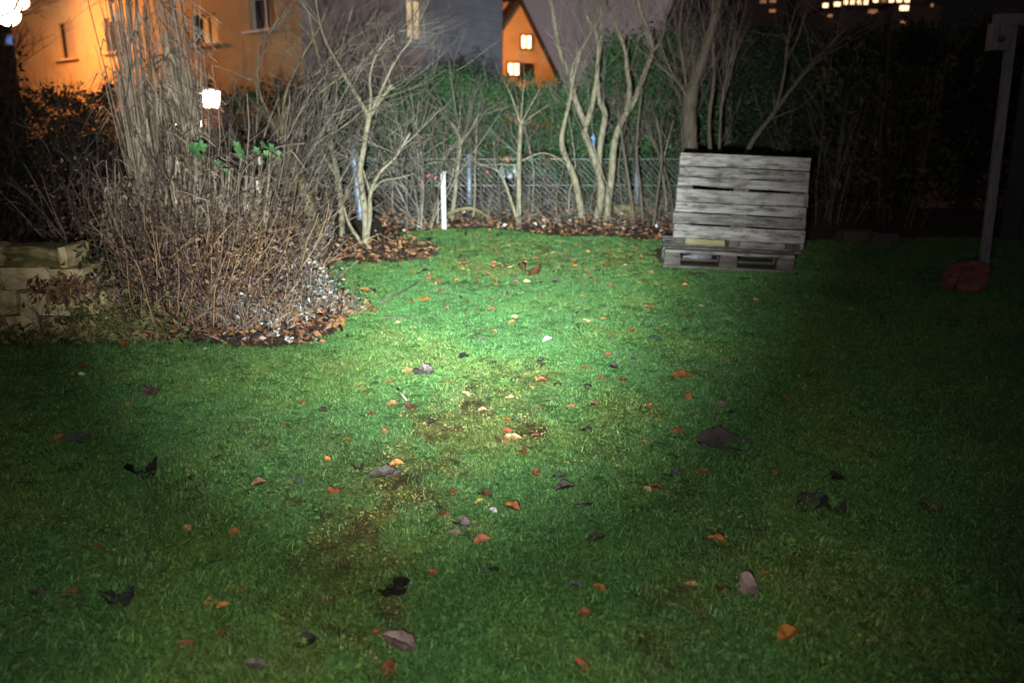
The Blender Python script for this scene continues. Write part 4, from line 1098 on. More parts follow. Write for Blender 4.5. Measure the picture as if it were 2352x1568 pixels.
# the bramble arm with big green leaves in front of the grasses
def lobed_leaf(m, c, u, v, s):
    n_ = u.cross(v).normalized(); k = []
    for i in range(30):
        a = 2*math.pi*i/30; q = s * (.50 + .50 * abs(math.cos(2.5 * a)) ** .8) * (1.0 if i % 2 else .86)
        k.append(c + u * q * math.cos(a) * .55 + v * q * math.sin(a) * .5 + n_ * s * .08 * math.cos(2 * a))
    b = len(m.v); m.v.append(tuple(c + n_ * s * .06)); m.v += [tuple(x) for x in k]
    for i in range(30): m.f.append((b, b + 1 + i, b + 1 + (i + 1) % 30))
path = [(560, 560), (548, 470), (556, 400), (600, 356), (650, 335), (700, 330)]
b = P(560, 600, 6.3); t = thing('bramble', 'bramble arm carrying large fresh green lobed leaves in the bed', 'plant', (b.x, b.y, gz(b.x, b.y)))
pts, rr_ = stem_px([(560, 700)] + path, 6.3, 5, 3); m = MB(); m.tube(pts, rr_, 5); 
p2, r2 = stem_px([(556, 400), (510, 372), (455, 352)], 6.3, 4, 3); m.tube(p2, r2, 5); m.build('cane', M_twigb, t, smooth=True)
r = random.Random(8)
for px, py, s in ((450, 347, 46), (462, 336, 30), (440, 338, 22), (552, 348, 38), (543, 333, 20), (606, 332, 27), (590, 346, 20), (625, 340, 24), (612, 352, 16), (500, 372, 15), (640, 352, 13), (520, 392, 12)):
    m = MB(); c = P(px, py, 6.25 + r.uniform(-.08, .05)); s *= 6.25 / FPX
    m.tube([c, c + Vector((r.uniform(-.03, .03), .05, -.05)), c + Vector((r.uniform(-.05, .05), .08, -.09))], .003, 4)
    u = Vector((r.gauss(.7, .4), r.gauss(-.2, .4), r.gauss(-.5, .4))).normalized(); v = u.cross(Vector((r.gauss(0, .2), 1, r.gauss(.2, .2)))).normalized()
    lobed_leaf(m, c, u, v, s); m.build('leaf', M_brightleaf, t)

# pink spindle berries hanging among the twigs
m = MB(); r = random.Random(14)
sp = P(960, 520, 9.4)
t = thing('spindle_bush', 'bare spindle bush with a few bright pink fruits behind the young tree', 'shrub', (sp.x, 9.4, gz(sp.x, 9.4)))
tw = MB()
for k in range(12):
    twig_tree(tw, (sp.x + r.gauss(0, .1), 9.4 + r.gauss(0, .1), gz(sp.x, 9.4)), (r.gauss(0, .35), r.gauss(0, .2), 1), r.uniform(.9, 1.7), .009, 2, r, .1, .03, 5)
tw.build('twigs', M_twig, t, kind='stuff')
for px, py in ((955, 312), (958, 326), (1120, 395), (972, 420), (1000, 408), (850, 300), (985, 402)):
    q = P(px, py, 9.1 + r.uniform(-.2, .2))
    b_ = MB()
    for i in range(4): sphere(b_, q + Vector((r.gauss(0, .009), r.gauss(0, .009), r.gauss(0, .007))), .0085, 6, 4)
    b_.build('fruit', M_berry, t)

# ================================================================== built things in the garden
# --- stone retaining wall at the far left
b, mp = G(60, 786)
t = thing('stone_wall', 'low dry-stone wall of pale sandstone at the left edge, half overgrown', 'wall', (b.x, b.y, gz(b.x, b.y)))
r = random.Random(33)
Yw = b.y + .12; x0 = P(-190, 700, Yw).x; x1 = P(262, 700, Yw).x
g0 = gz(0, Yw); z = g0 - .03
blocks = {}
def stone_mesh(k):
    rr_ = random.Random(500 + k); m = MB(); m.box((0, 0, 0), (1, 1, 1))
    me = bpy.data.meshes.new('stone'); bmv = [Vector(v) for v in m.v]
    import bmesh
    bm = bmesh.new(); bmesh.ops.create_cube(bm, size=1.0)
    bmesh.ops.subdivide_edges(bm, edges=bm.edges[:], cuts=1, use_grid_fill=True)
    for v in bm.verts:
        v.co += Vector((rr_.uniform(-.06, .06), rr_.uniform(-.08, .06), rr_.uniform(-.06, .06)))
        if v.co.length > .75: v.co *= rr_.uniform(.86, .97)
    bm.to_mesh(me); bm.free(); me.materials.append(M_stone)
    return me
SM = [stone_mesh(k) for k in range(6)]
for row, hh in enumerate((.17, .16, .15, .13)):
    x = x0 - r.uniform(0, .2); xe = x1 - (0, .05, .17, .27)[row] * 1.0
    while x < xe - .05:
        w = min(r.uniform(.16, .36), xe - x)
        o = bpy.data.objects.new('stone', r.choice(SM)); C.objects.link(o); o.parent = t
        o.location = (x + w/2 - b.x, Yw + .14 + r.uniform(-.02, .02) - b.y, z + hh/2 - gz(b.x, b.y)); o.scale = (w * 1.02, .30, hh * 1.04)
        o.rotation_euler = (r.uniform(-.05, .05), r.uniform(-.04, .04), r.uniform(-.06, .06))
        x += w + .012
    z += hh + .006
for k, (px, py, w, h, ml, lab) in enumerate(((180, 628, .40, .30, M_dark, 'dark evergreen cushion hanging over the stone wall top'), (150, 665, .22, .10, M_drybrown, 'rusty dead fronds lying across the stone wall'), (60, 774, .8, .09, M_moss, 'mossy yellow-green plants along the foot of the stone wall'),
                                           (235, 742, .35, .26, M_moss, 'pale withered plants at the right end of the stone wall'), (10, 590, .5, .28, M_dark, 'dark plant on the stone wall at the frame edge'), (330, 755, .30, .20, M_moss, 'olive withered clump between the wall and the red leaf'))):
    q = P(px, py, Yw - .10 if k not in (0, 4) else Yw + .15); r_ = random.Random(200 + k)
    t2 = thing('wall_plant', lab, 'plant', q, 'plants growing over the stone wall')
    cen = [q + Vector((r_.gauss(0, w*.42), r_.gauss(0, .06), r_.gauss(0, h * .34))) for _ in range(420)]
    m = MB(); leafcloud(m, cen, .055, r_, .45, None, .5); m.build('foliage', ml, t2, kind='stuff')

# --- pallet seat: one pallet lying on the ground, one leaning on it
def board(name, size, mesh_cache={}):
    key = (name, tuple(round(q, 3) for q in size))
    return key
def put_board(parent, M, c, size, m_, rr_, name='board', notch=0):
    """one rough board in the pallet's own axes (x along, y depth, z up), ends slightly ragged"""
    n = 8; mb = MB(); hx, hy, hz = size[0]/2, size[1]/2, size[2]/2
    rows = []
    for i in range(n + 1):
        x = -hx + 2*hx*i/n
        if i in (0, n): x += rr_.uniform(-.012, .012)
        a = [rr_.gauss(0, .0009) for _ in range(4)]
        if rr_.random() < .05 * notch: a[1] += rr_.uniform(.006, .016)
        rows.append([(x + rr_.uniform(-.004, .004), -hy + a[2]*.5, -hz + a[1]), (x, hy, -hz + a[1]), (x, hy, hz + a[0]), (x + rr_.uniform(-.004, .004), -hy + a[3]*.5, hz + a[0])])
    for q in rows:
        for v in q: mb.v.append(tuple(v))
    for i in range(n):
        for k in range(4):
            k2 = (k + 1) % 4; mb.f.append((i*4 + k, i*4 + k2, (i+1)*4 + k2, (i+1)*4 + k))
    mb.f.append((0, 3, 2, 1)); mb.f.append((n*4, n*4+1, n*4+2, n*4+3))
    me = bpy.data.meshes.new(name); me.from_pydata(mb.v, [], mb.f); me.materials.append(m_)
    o = bpy.data.objects.new(name, me); C.objects.link(o); o.parent = parent
    o.matrix_local = M @ Matrix.Translation(Vector(c))
    return o
r = random.Random(12)
pL, mp = G(1522, 622); pR, mp2 = G(1806, 626)
Ls = 1.14
yaw = -rad(9); Ux = Vector((math.cos(yaw), math.sin(yaw), 0))
pL = pL + Vector((0, 0, .035))
t = thing('seat_pallet', 'grey wooden pallet lying flat on the lawn as the bench seat', 'pallet', pL)
Ms = Matrix.Rotation(yaw, 4, 'Z') @ Matrix.Rotation(rad(1.6), 4, 'Y') @ Matrix.Rotation(rad(3), 4, 'X')
D = .80; hs_ = .165
for y in (.05, D/2, D - .05): put_board(t, Ms, (Ls/2, y, .012), (Ls, .10, .022), M_woodd, r, 'bottom_board')
for y in (.07, D/2, D - .07):
    for x in (.07, Ls/2, Ls - .07): put_board(t, Ms, (x, y, .012 + .011 + .045), (.14, .12, .088), M_woodd, r, 'block')
for x in (.07, Ls/2, Ls - .07): put_board(t, Ms @ Matrix.Translation((x, D/2, .125)) @ Matrix.Rotation(rad(90), 4, 'Z'), (0, 0, 0), (D, .14, .022), M_woodd, r, 'cross_board')
for k in range(6): put_board(t, Ms, (Ls/2, .05 + k*(D-.1)/5, .149), (Ls + r.uniform(-.01, .01), .115, .024), M_wood, r, 'top_board', 1)
# leaning pallet
A_ = P(1551, 567, pL.y + .33); B_ = P(1582, 357, pL.y + .62)
bot = pL + (Ms @ Vector((.085, .30, .165))).to_3d()
t = thing('leaning_pallet', 'weathered grey pallet leaning upright as the bench back', 'pallet', bot)
lean = rad(-13); Hp = .84; Lb = 1.155
Mb = Matrix.Rotation(yaw - rad(1), 4, 'Z') @ Matrix.Rotation(rad(2.2), 4, 'Y') @ Matrix.Rotation(lean, 4, 'X')
zs_ = [(.782, .116), (.668, .090), (.574, .082), (.452, .114), (.342, .086), (.240, .092), (.118, .118)]
for k, (zc, hh) in enumerate(zs_):
    put_board(t, Mb, (Lb/2 + r.uniform(-.006, .006), -.012 + (0.004 if k % 2 else 0), zc), (Lb + r.uniform(-.02, .015), .024, hh), M_wood, r, 'board', 2 if k not in (0, 3, 6) else .5)
for x in (.07, Lb/2, Lb - .07): put_board(t, Mb @ Matrix.Translation((x, .012, Hp/2)) @ Matrix.Rotation(rad(90), 4, 'Y'), (0, 0, 0), (Hp, .022, .14), M_woodd, r, 'cross_board')
for z_ in (.06, Hp/2, Hp - .06):
    for x in (.07, Lb/2, Lb - .07): put_board(t, Mb, (x, .070, z_), (.13, .09, .10), M_woodd, r, 'block')
for x in (.05, Lb/2, Lb - .035): put_board(t, Mb @ Matrix.Translation((x, .128, Hp/2)) @ Matrix.Rotation(rad(90), 4, 'Y'), (0, 0, 0), (Hp, .022, .10), M_wood if x > 1 else M_woodd, r, 'skid_board')
put_board(t, Mb, (.30, .000, .028), (.36, .022, .052), M_woodp, r, 'pale_board'); t.children[-1]['label'] = 'short pale yellowish board at the pallet foot'
put_board(t, Mb, (.81, .000, .028), (.40, .022, .052), M_wood, r, 'short_board')
put_board(t, Mb, (Lb - .002, -.008, .36), (.022, .03, .70), M_wood, r, 'edge_strip')
nl = MB()
for zc, hh in zs_:
    for x in (.05, .095, Lb/2 - .025, Lb/2 + .025, Lb - .095, Lb - .05):
        c = Mb @ Vector((x + r.uniform(-.008, .008), -.026, zc + r.uniform(-.3, .3) * hh)); nl.tube([c + t.location, c + t.location + (Mb.to_3x3() @ Vector((0, -.003, 0)))], .0055, 6)
nl.build('nails', M_black, t, kind='stuff')
# something pale pushed in the seat pallet
q = G(1588, 612)[0]; tq = thing('plastic_bottle', 'pale bluish plastic bottle lying inside the seat pallet opening', 'bottle', q + Vector((.02, .1, .05)))
m = MB(); qq = q + Vector((-.06, .12, .075)); m.tube([qq, qq + Vector((.05, 0, 0)), qq + Vector((.09, 0, 0)), qq + Vector((.27, .01, 0))], [.012, .014, .030, .030], 8); m.build('body', M_post, tq, smooth=True)

# --- white stake and fence
b, mp = G(1018, 530); tp = P(1021, 399, b.y)
t = thing('white_stake', 'short white wooden stake standing upright at the back of the lawn', 'stake', b)
m = MB(); m.box(((b.x + tp.x)/2, b.y, (b.z + tp.z)/2 - .02), (.055, .05, tp.z - b.z + .04), None); m.box((tp.x, b.y, tp.z + .014), (.040, .036, .018)); m.build('post', M_white, t)
Yf = 10.6
fx0, fx1 = P(560, 480, Yf).x, P(1570, 480, Yf).x
zf0 = gz(0, Yf); zf1 = P(1075, 362, Yf).z
t = thing('wire_fence', 'wire mesh fence on bluish steel posts behind the trees', 'fence', ((fx0 + fx1)/2, Yf, zf0))
for px, wd in ((1078, 12), (1462, 11), (640, 12), (1568, 10)):
    q = P(px, 420, Yf); m = MB(); m.tube([(q.x, Yf - .03, zf0 - .1), (q.x, Yf - .03, zf1 + .02)], wd * Yf / FPX / 2, 8); m.tube([(q.x, Yf - .03, zf1 + .02), (q.x, Yf - .03, zf1 + .05)], [wd * Yf / FPX / 2 * 1.1, .01], 8); m.build('fence_post', M_galv, t, smooth=True)
m = MB(); st_ = .07
nx = int((fx1 - fx0 + (zf1 - zf0)) / st_); H_ = zf1 - zf0 - .03
for i in range(nx):      # diagonal chain-link strands both ways, clipped to the fence field
    for s in (1, -1):
        xa = fx0 + i * st_ - (H_ if s > 0 else 0); xb = xa + s * H_ if s > 0 else xa - H_
        za, zb = zf0 + .02, zf0 + .02 + H_
        p0, p1 = [xa, za], [xb, zb]
        lo, hi = (p0, p1) if p0[0] < p1[0] else (p1, p0)
        if hi[0] < fx0 or lo[0] > fx1: continue
        dx = hi[0] - lo[0]
        if lo[0] < fx0: f = (fx0 - lo[0]) / dx; lo = [fx0, lo[1] + (hi[1] - lo[1]) * f]
        if hi[0] > fx1: f = (fx1 - lo[0]) / (hi[0] - lo[0]); hi = [fx1, lo[1] + (hi[1] - lo[1]) * f]
        m.tube([(lo[0], Yf + .004 * s, lo[1]), (hi[0], Yf + .004 * s, hi[1])], 0.0014, 3, cap=False)
for z_ in (zf0 + .04, (zf0 + zf1)/2, zf1 - .02): m.tube([(fx0, Yf - .010, z_), (fx1, Yf - .010, z_)], .003, 4, cap=False)
m.build('wire_mesh', M_wire, t, kind='stuff')
# stray pale pole leaning by the young tree, blue object on the fence
m = MB(); pts, rr_ = stem_px([(830, 505), (822, 440), (815, 380), (808, 318)], 9.9, 19, 17, .1); m.tube(pts, rr_, 10)
o = m.build('leaning_pole', M_galv, None, origin=(pts[0].x, pts[0].y, gz(pts[0].x, pts[0].y)), smooth=True); tag(o, 'thick pale blue pole leaning slightly behind the forked young tree', 'pole')
q = P(1362, 330, 10.45); m = MB(); m.box(q, (.05, .02, .17)); m.box(q + Vector((0, 0, .10)), (.02, .02, .03))
M_bl = mat('blue_plastic', [(0.06, 0.18, 0.42), (0.10, 0.27, 0.55)], .5, 5)
o = m.build('blue_tag', M_bl, None, origin=q); tag(o, 'small blue plastic strip hanging between two stems of the tree clump', 'plastic strip')

# --- parked car seen through the fence, rear towards us
Ycar = 21.0
cx = P(1214, 380, Ycar).x; cz = gz(cx, Ycar)
t = thing('parked_car', 'parked car behind the hedge with one red tail light showing', 'car', (cx, Ycar, cz))
def loft(m, secs, cap=True):
    b = len(m.v); n = len(secs[0])
    for s in secs: m.v += [tuple(p) for p in s]
    for i in range(len(secs) - 1):
        for k in range(n):
            m.f.append((b + i*n + k, b + i*n + (k+1) % n, b + (i+1)*n + (k+1) % n, b + (i+1)*n + k))
    m.f.append(tuple(b + k for k in range(n - 1, -1, -1))); m.f.append(tuple(b + (len(secs)-1)*n + k for k in range(n)))
m = MB(); secs = []
for y, w, zt, zb in ((0, .78, .92, .36), (.06, .84, .98, .24), (.9, .88, .99, .20), (2.6, .88, .97, .20), (3.8, .84, .86, .22), (4.25, .70, .68, .30)):
    secs.append([Vector((cx + s * w, Ycar + y, cz + z)) for s, z in ((-1, zb), (-.96, (zb+zt)/2), (-.93, zt), (.93, zt), (.96, (zb+zt)/2), (1, zb))])
loft(m, secs)
secs = []
for y, w, z in ((.10, .72, .97), (.42, .62, 1.42), (.9, .62, 1.47), (2.0, .60, 1.44), (2.9, .70, .98)):
    secs.append([Vector((cx - w, Ycar + y, cz + .95)), Vector((cx - w*.92, Ycar + y, cz + z)), Vector((cx + w*.92, Ycar + y, cz + z)), Vector((cx + w, Ycar + y, cz + .95))])
loft(m, secs); m.build('body', M_car, t)
m = MB(); m.prism([(cx - .60, Ycar + .135, cz + 1.0), (cx + .60, Ycar + .135, cz + 1.0), (cx + .53, Ycar + .36, cz + 1.36), (cx - .53, Ycar + .36, cz + 1.36)], (0, -.03, .01)); m.build('rear_window', M_glass, t)
m = MB(); m.box((cx, Ycar - .02, cz + .42), (1.5, .10, .22)); m.build('bumper', M_car, t)
m = MB(); m.box((cx + .0, Ycar - .035, cz + .66), (.52, .02, .11)); m.build('number_plate', M_galv, t)
for s in (-1, 1):
    m = MB(); m.box((cx + s*.62, Ycar - .015, cz + .78), (.26, .05, .15)); lo_ = m.build('tail_light', E_red if s > 0 else E_amb, t)
for s in (-1, 1):
    for y in (.75, 3.4):
        m = MB(); m.tube([(cx + s*.70, Ycar + y, cz + .31), (cx + s*.88, Ycar + y, cz + .31)], .31, 16); w_ = m.build('wheel', M_tyre, t)
        m = MB(); m.tube([(cx + s*.86, Ycar + y, cz + .31), (cx + s*.89, Ycar + y, cz + .31)], .19, 12); m.build('rim', M_galv, w_)

# --- porch frame at the right: post, beam, lamp, wall panel
b, mp = G(2254, 650); tpx = P(2322, 78, b.y)
t = thing('porch_frame', 'grey upright porch post with a cross beam at the right edge', 'porch', b)
wd = 19 * b.y / FPX
m = MB(); m.prism([(b.x - wd/2, b.y - wd/4, b.z - .05), (b.x + wd/2, b.y - wd/4, b.z - .05), (tpx.x + wd/2, b.y - wd/4, tpx.z + .11), (tpx.x - wd/2, b.y - wd/4, tpx.z + .11)], (0, wd/2, 0)); m.build('post', M_post, t)
zt = P(2320, 48, b.y).z
m = MB(); m.box((tpx.x + 1.1, b.y, zt + .005), (2.5, wd * .7, .085)); m.build('beam', M_post, t)
m = MB(); m.box((tpx.x + 2.3, b.y, (zt + b.z)/2), (wd, wd, zt - b.z - .10)); m.build('post', M_post, t)
for k in range(9):
    m = MB(); m.box((b.x + 1.35 + k*.22, b.y + 1.9, (zt + b.z)/2 + .05), (.205, .03, zt - b.z - .1)); m.build('wall_board', M_black, t)
q = P(2291, 86, b.y - .02)
tl_ = thing('sensor_lamp', 'small grey box lamp with a bluish lens fixed left of the post top', 'lamp', q)
m = MB(); m.box(q, (.12, .10, .20)); m.box(q + Vector((.085, .02, .04)), (.07, .05, .05)); m.build('housing', M_post, tl_)
m = MB(); sphere(m, q + Vector((.005, -.055, -.02)), .028, 10, 6, .8); m.build('lens', M_glass, tl_, smooth=True)
# red sack at its foot
b2, mp = G(2214, 672); r = random.Random(17)
V, F = [], []; nu, nv = 16, 9
for j in range(nv + 1):
    for i in range(nu):
        a = 2*math.pi*i/nu; f = j/nv; rad_ = (.19 * (1 - .45*f*f) * (1 if j else .85)) * (1 + .20*math.sin(3*a + 2*f) + .10*math.sin(7*a - 3*f) + r.uniform(-.08, .08)) * (0.001 if j == nv else 1)
        V.append((b2.x + .02 + rad_*math.cos(a)*.9 + .03*f, b2.y + .05 + rad_*math.sin(a)*.8, b2.z + .23*f**.8 + (.03*math.sin(a + .7) if j > 2 else 0)))
for j in range(nv):
    for i in range(nu): F.append((j*nu + i, j*nu + (i+1) % nu, (j+1)*nu + (i+1) % nu, (j+1)*nu + i))
o = raw('red_sack', V, F, M_bag, None, tuple(b2)); tag(o, 'crumpled dim red plastic sack at the foot of the grey post', 'sack')
# faint pale stones right of the pallets
M_dst = mat('grey_field_stone', [(.035, .034, .03), (.065, .062, .055)], .9, 6, bump=.4)
for px, py, s, lab in ((1965, 545, .22, 'faint grey stone in the dark right of the pallet seat'), (2025, 548, .18, 'second faint stone farther into the dark right of the pallets')):
    q, _ = G(px, py + 14); o = bpy.data.objects.new('field_stone', SM[1 if px < 2000 else 3].copy()); o.data.materials[0] = M_dst; C.objects.link(o); o.location = q + Vector((0, 0, .05)); o.scale = (s*1.7, s, s*.8); tag(o, lab, 'stone', 'faint stones right of the pallets')
# pale cut log and fallen branch under the trees
q, _ = G(1440, 506); m = MB(); m.tube([q + Vector((-.16, .1, .13)), q + Vector((0, .12, .14)), q + Vector((.20, .15, .12))], [.055, .06, .05], 9); m.tube([q + Vector((-.1, .18, .05)), q + Vector((.26, .2, .05))], [.05, .045], 8)
o = m.build('cut_logs', M_bark2, None, origin=q, smooth=True); tag(o, 'pale cut logs lying right of the tree clump', 'log')
q, _ = G(1075, 512); pts, rr_ = stem_px([(1012, 500), (1040, 486), (1080, 478), (1115, 494), (1135, 512)], q.y, 10, 6); m = MB(); m.tube(pts, rr_, 7)
o = m.build('fallen_branch', M_bark2, None, origin=q, smooth=True); tag(o, 'arched fallen branch right of the white stake', 'branch')
q, _ = G(722, 656); m = MB(); mp = G(722, 656)[1]; m.box(q + Vector((0, 0, .03)), (88*mp, .07, .022), Matrix.Rotation(rad(-3), 3, 'Y')); o = m.build('pale_board', M_plank, None, origin=q); tag(o, 'short tan board lying at the right tip of the planting bed', 'board')
q, _ = G(655, 752); m = MB(); pts = [G(570, 752)[0], G(630, 744)[0], G(690, 735)[0]]; m.tube([p + Vector((0, 0, .05)) for p in pts], [.012, .013, .009], 6); o = m.build('rusty_stick', M_drybrown, None, origin=q, smooth=True); tag(o, 'rusty brown stick lying along the front edge of the bed', 'stick')
for path, w, lab, mm in (([(872, 706), (905, 690), (935, 674), (958, 660)], 5, 'long dark twig lying on the bright lawn near the bed tip', M_bark3), ([(880, 741), (905, 739), (930, 741)], 7, 'thick dark bark piece lying on the bright lawn below the long twig', M_bark3),
                     ([(1318, 1182), (1340, 1178), (1358, 1176)], 8, 'short black stick lying on the lower lawn', M_black), ([(912, 905), (926, 922), (935, 934)], 4, 'thin pale twig left of the worn patch', M_straw)):
    pts = []
    for a, c in path: pp, mp = G(a, c); pts.append(pp + Vector((0, 0, .035)))
    m = MB(); m.tube(pts, [w*mp/2 * (1 - .5*i/len(pts)) for i in range(len(pts))], 6); o = m.build('lawn_stick', mm, None, origin=pts[0], smooth=True); tag(o, lab, 'stick', 'sticks lying on the lawn')

# ================================================================== fallen leaves
def leaf_mesh(kind, seed):
    r = random.Random(seed); V, F = [], []
    n = 7
    if kind in ('flat', 'curled', 'folded', 'rolled'):
        curl = {'flat': .12, 'curled': .38, 'folded': .8, 'rolled': 1.3}[kind]; bend = {'flat': .1, 'curled': .5, 'folded': .15, 'rolled': .35}[kind]
        for i in range(n + 1):
            s = i / n; w = .40 * math.sin(math.pi * min(1, s * .97 + .02)) ** .7 * (1 + r.uniform(-.14, .14)); y = s - .5; zc = bend * (y * y - .1) + r.gauss(0, .01)
            for k in (-1, -.5, 0, .5, 1):
                x = k * w
                if kind == 'rolled': a = k * 1.9; x = w * .55 * math.sin(a); z = w * .55 * (1 - math.cos(a)) + zc
                elif kind == 'folded': x = k * w * .75; z = abs(k) * w * .8 + zc
                else: z = curl * (k * w) ** 2 / .3 + zc + (r.gauss(0, .012) if kind == 'curled' else 0) - (.04 if k == 0 else 0)
                V.append((x, y, z))
        for i in range(n):
            for k in range(4): F.append((i*5 + k, i*5 + k + 1, (i+1)*5 + k + 1, (i+1)*5 + k))
        b = len(V); V += [(-.012, -.5, .02), (.012, -.5, .02), (.01, -.72, .06 + r.uniform(0, .05))]; F.append((b, b+1, b+2))
    else:   # lobed / crumpled
        lob = 5 if kind == 'lobed' else 7; N_ = 28; V.append((0, 0, 0))
        for ring, q in ((0, .5), (1, 1.0)):
            for i in range(N_):
                a = 2*math.pi*i/N_; rad_ = ((.30 + .20 * abs(math.cos(lob * a / 2)) ** .8) if kind == 'lobed' else (.36 + .08 * math.sin(2 * a + seed) + .05 * math.sin(3 * a + 2 * seed) + r.uniform(-.05, .05))) if ring else .24
                z = (.10 * math.cos(2*a + seed) + r.gauss(0, .03)) * (1.6 if kind == 'crumpled' and ring else .6 if ring else .4) + (.10 * ring if kind == 'crumpled' else .02 * ring)
                V.append((rad_ * math.sin(a) * .95, rad_ * math.cos(a), z))
        for i in range(N_):
            j = (i + 1) % N_; F.append((0, 1 + i, 1 + j)); F.append((1 + i, 1 + N_ + i, 1 + N_ + j, 1 + j))
        b = len(V); V += [(-.012, -.48, .0), (.012, -.48, .0), (.03, -.75, .07)]; F.append((b, b+1, b+2))
    me = bpy.data.meshes.new('leaf_' + kind); me.from_pydata(V, [], F); me.polygons.foreach_set('use_smooth', [True] * len(F)); me.materials.append(M_litter)
    return me
LM = {k: [leaf_mesh(k, s) for s in range(3)] for k in ('flat', 'curled', 'folded', 'rolled', 'lobed', 'crumpled')}
def lm(name, a, b, rough=.45):
    d = tuple(q * .35 for q in a)
    return mat(name, [d, tuple(q * .60 for q in a), tuple(q * .66 for q in b), tuple(q * .80 for q in b)], rough, 3.2, obj_rand=.30, bump=.5, trans=.10, spec=.45, detail=9)
LC = {'mud': lm('large_dark_grey_leaf', (.058, .047, .047), (.095, .078, .078)), 'orange': lm('orange_leaf', (.30, .095, .018), (.52, .20, .045)), 'tan': lm('tan_leaf', (.34, .20, .075), (.54, .36, .17)), 'red': lm('red_brown_leaf', (.18, .035, .016), (.32, .075, .028)),
      'brown': lm('brown_leaf', (.085, .042, .022), (.19, .095, .045)), 'dark': lm('rotten_dark_leaf', (.012, .009, .009), (.035, .024, .022)), 'grey': lm('grey_brown_leaf', (.085, .066, .062), (.145, .118, .115)),
      'purple': lm('purplish_leaf', (.13, .075, .078), (.22, .14, .14)), 'white': lm('whitish_leaf', (.45, .42, .40), (.68, .66, .66)), 'yellow': lm('yellow_leaf', (.40, .26, .04), (.55, .40, .08)), 'blue': lm('slate_grey_leaf', (.045, .045, .055), (.085, .085, .105))}
rl = random.Random(77)
def leaf(px, py, wpx, col, kind, label, group, yaw=None, hpx=None, tilt=.25, lift=None, name='fallen_leaf', cat='leaf'):
    p, mp = G(px, py); s = wpx * mp * 1.05
    o = bpy.data.objects.new(name, rl.choice(LM[kind])); C.objects.link(o)
    o.material_slots[0].link = 'OBJECT'; o.material_slots[0].material = LC[col]
    elev = math.degrees(math.atan2(CAM_Z - p.z, math.hypot(p.x, p.y)))
    if yaw is None: yaw = rl.uniform(50, 130) if hpx is None or hpx < wpx * .85 else rl.uniform(-40, 40)
    if hpx is not None and hpx >= wpx: s = max(s, hpx * mp)
    want = math.degrees(math.asin(min(.98, (hpx / wpx if hpx else rl.uniform(.35, .75)) / .85))) - elev
    want = min(max(want, 0), 58) * .55
    o.rotation_euler = (Matrix.Rotation(rad(want), 3, 'X') @ Matrix.Rotation(rl.gauss(0, tilt * .5), 3, 'Y') @ Matrix.Rotation(rad(yaw), 3, 'Z')).to_euler()
    o.scale = (s * rl.uniform(.85, 1.15), s, s * rl.uniform(.8, 1.2))
    o.location = p + Vector((0, 0, .022 + .075 * s if lift is None else lift))
    tag(o, label, cat, group)
    return o
GL = 'fallen leaves on the lawn'
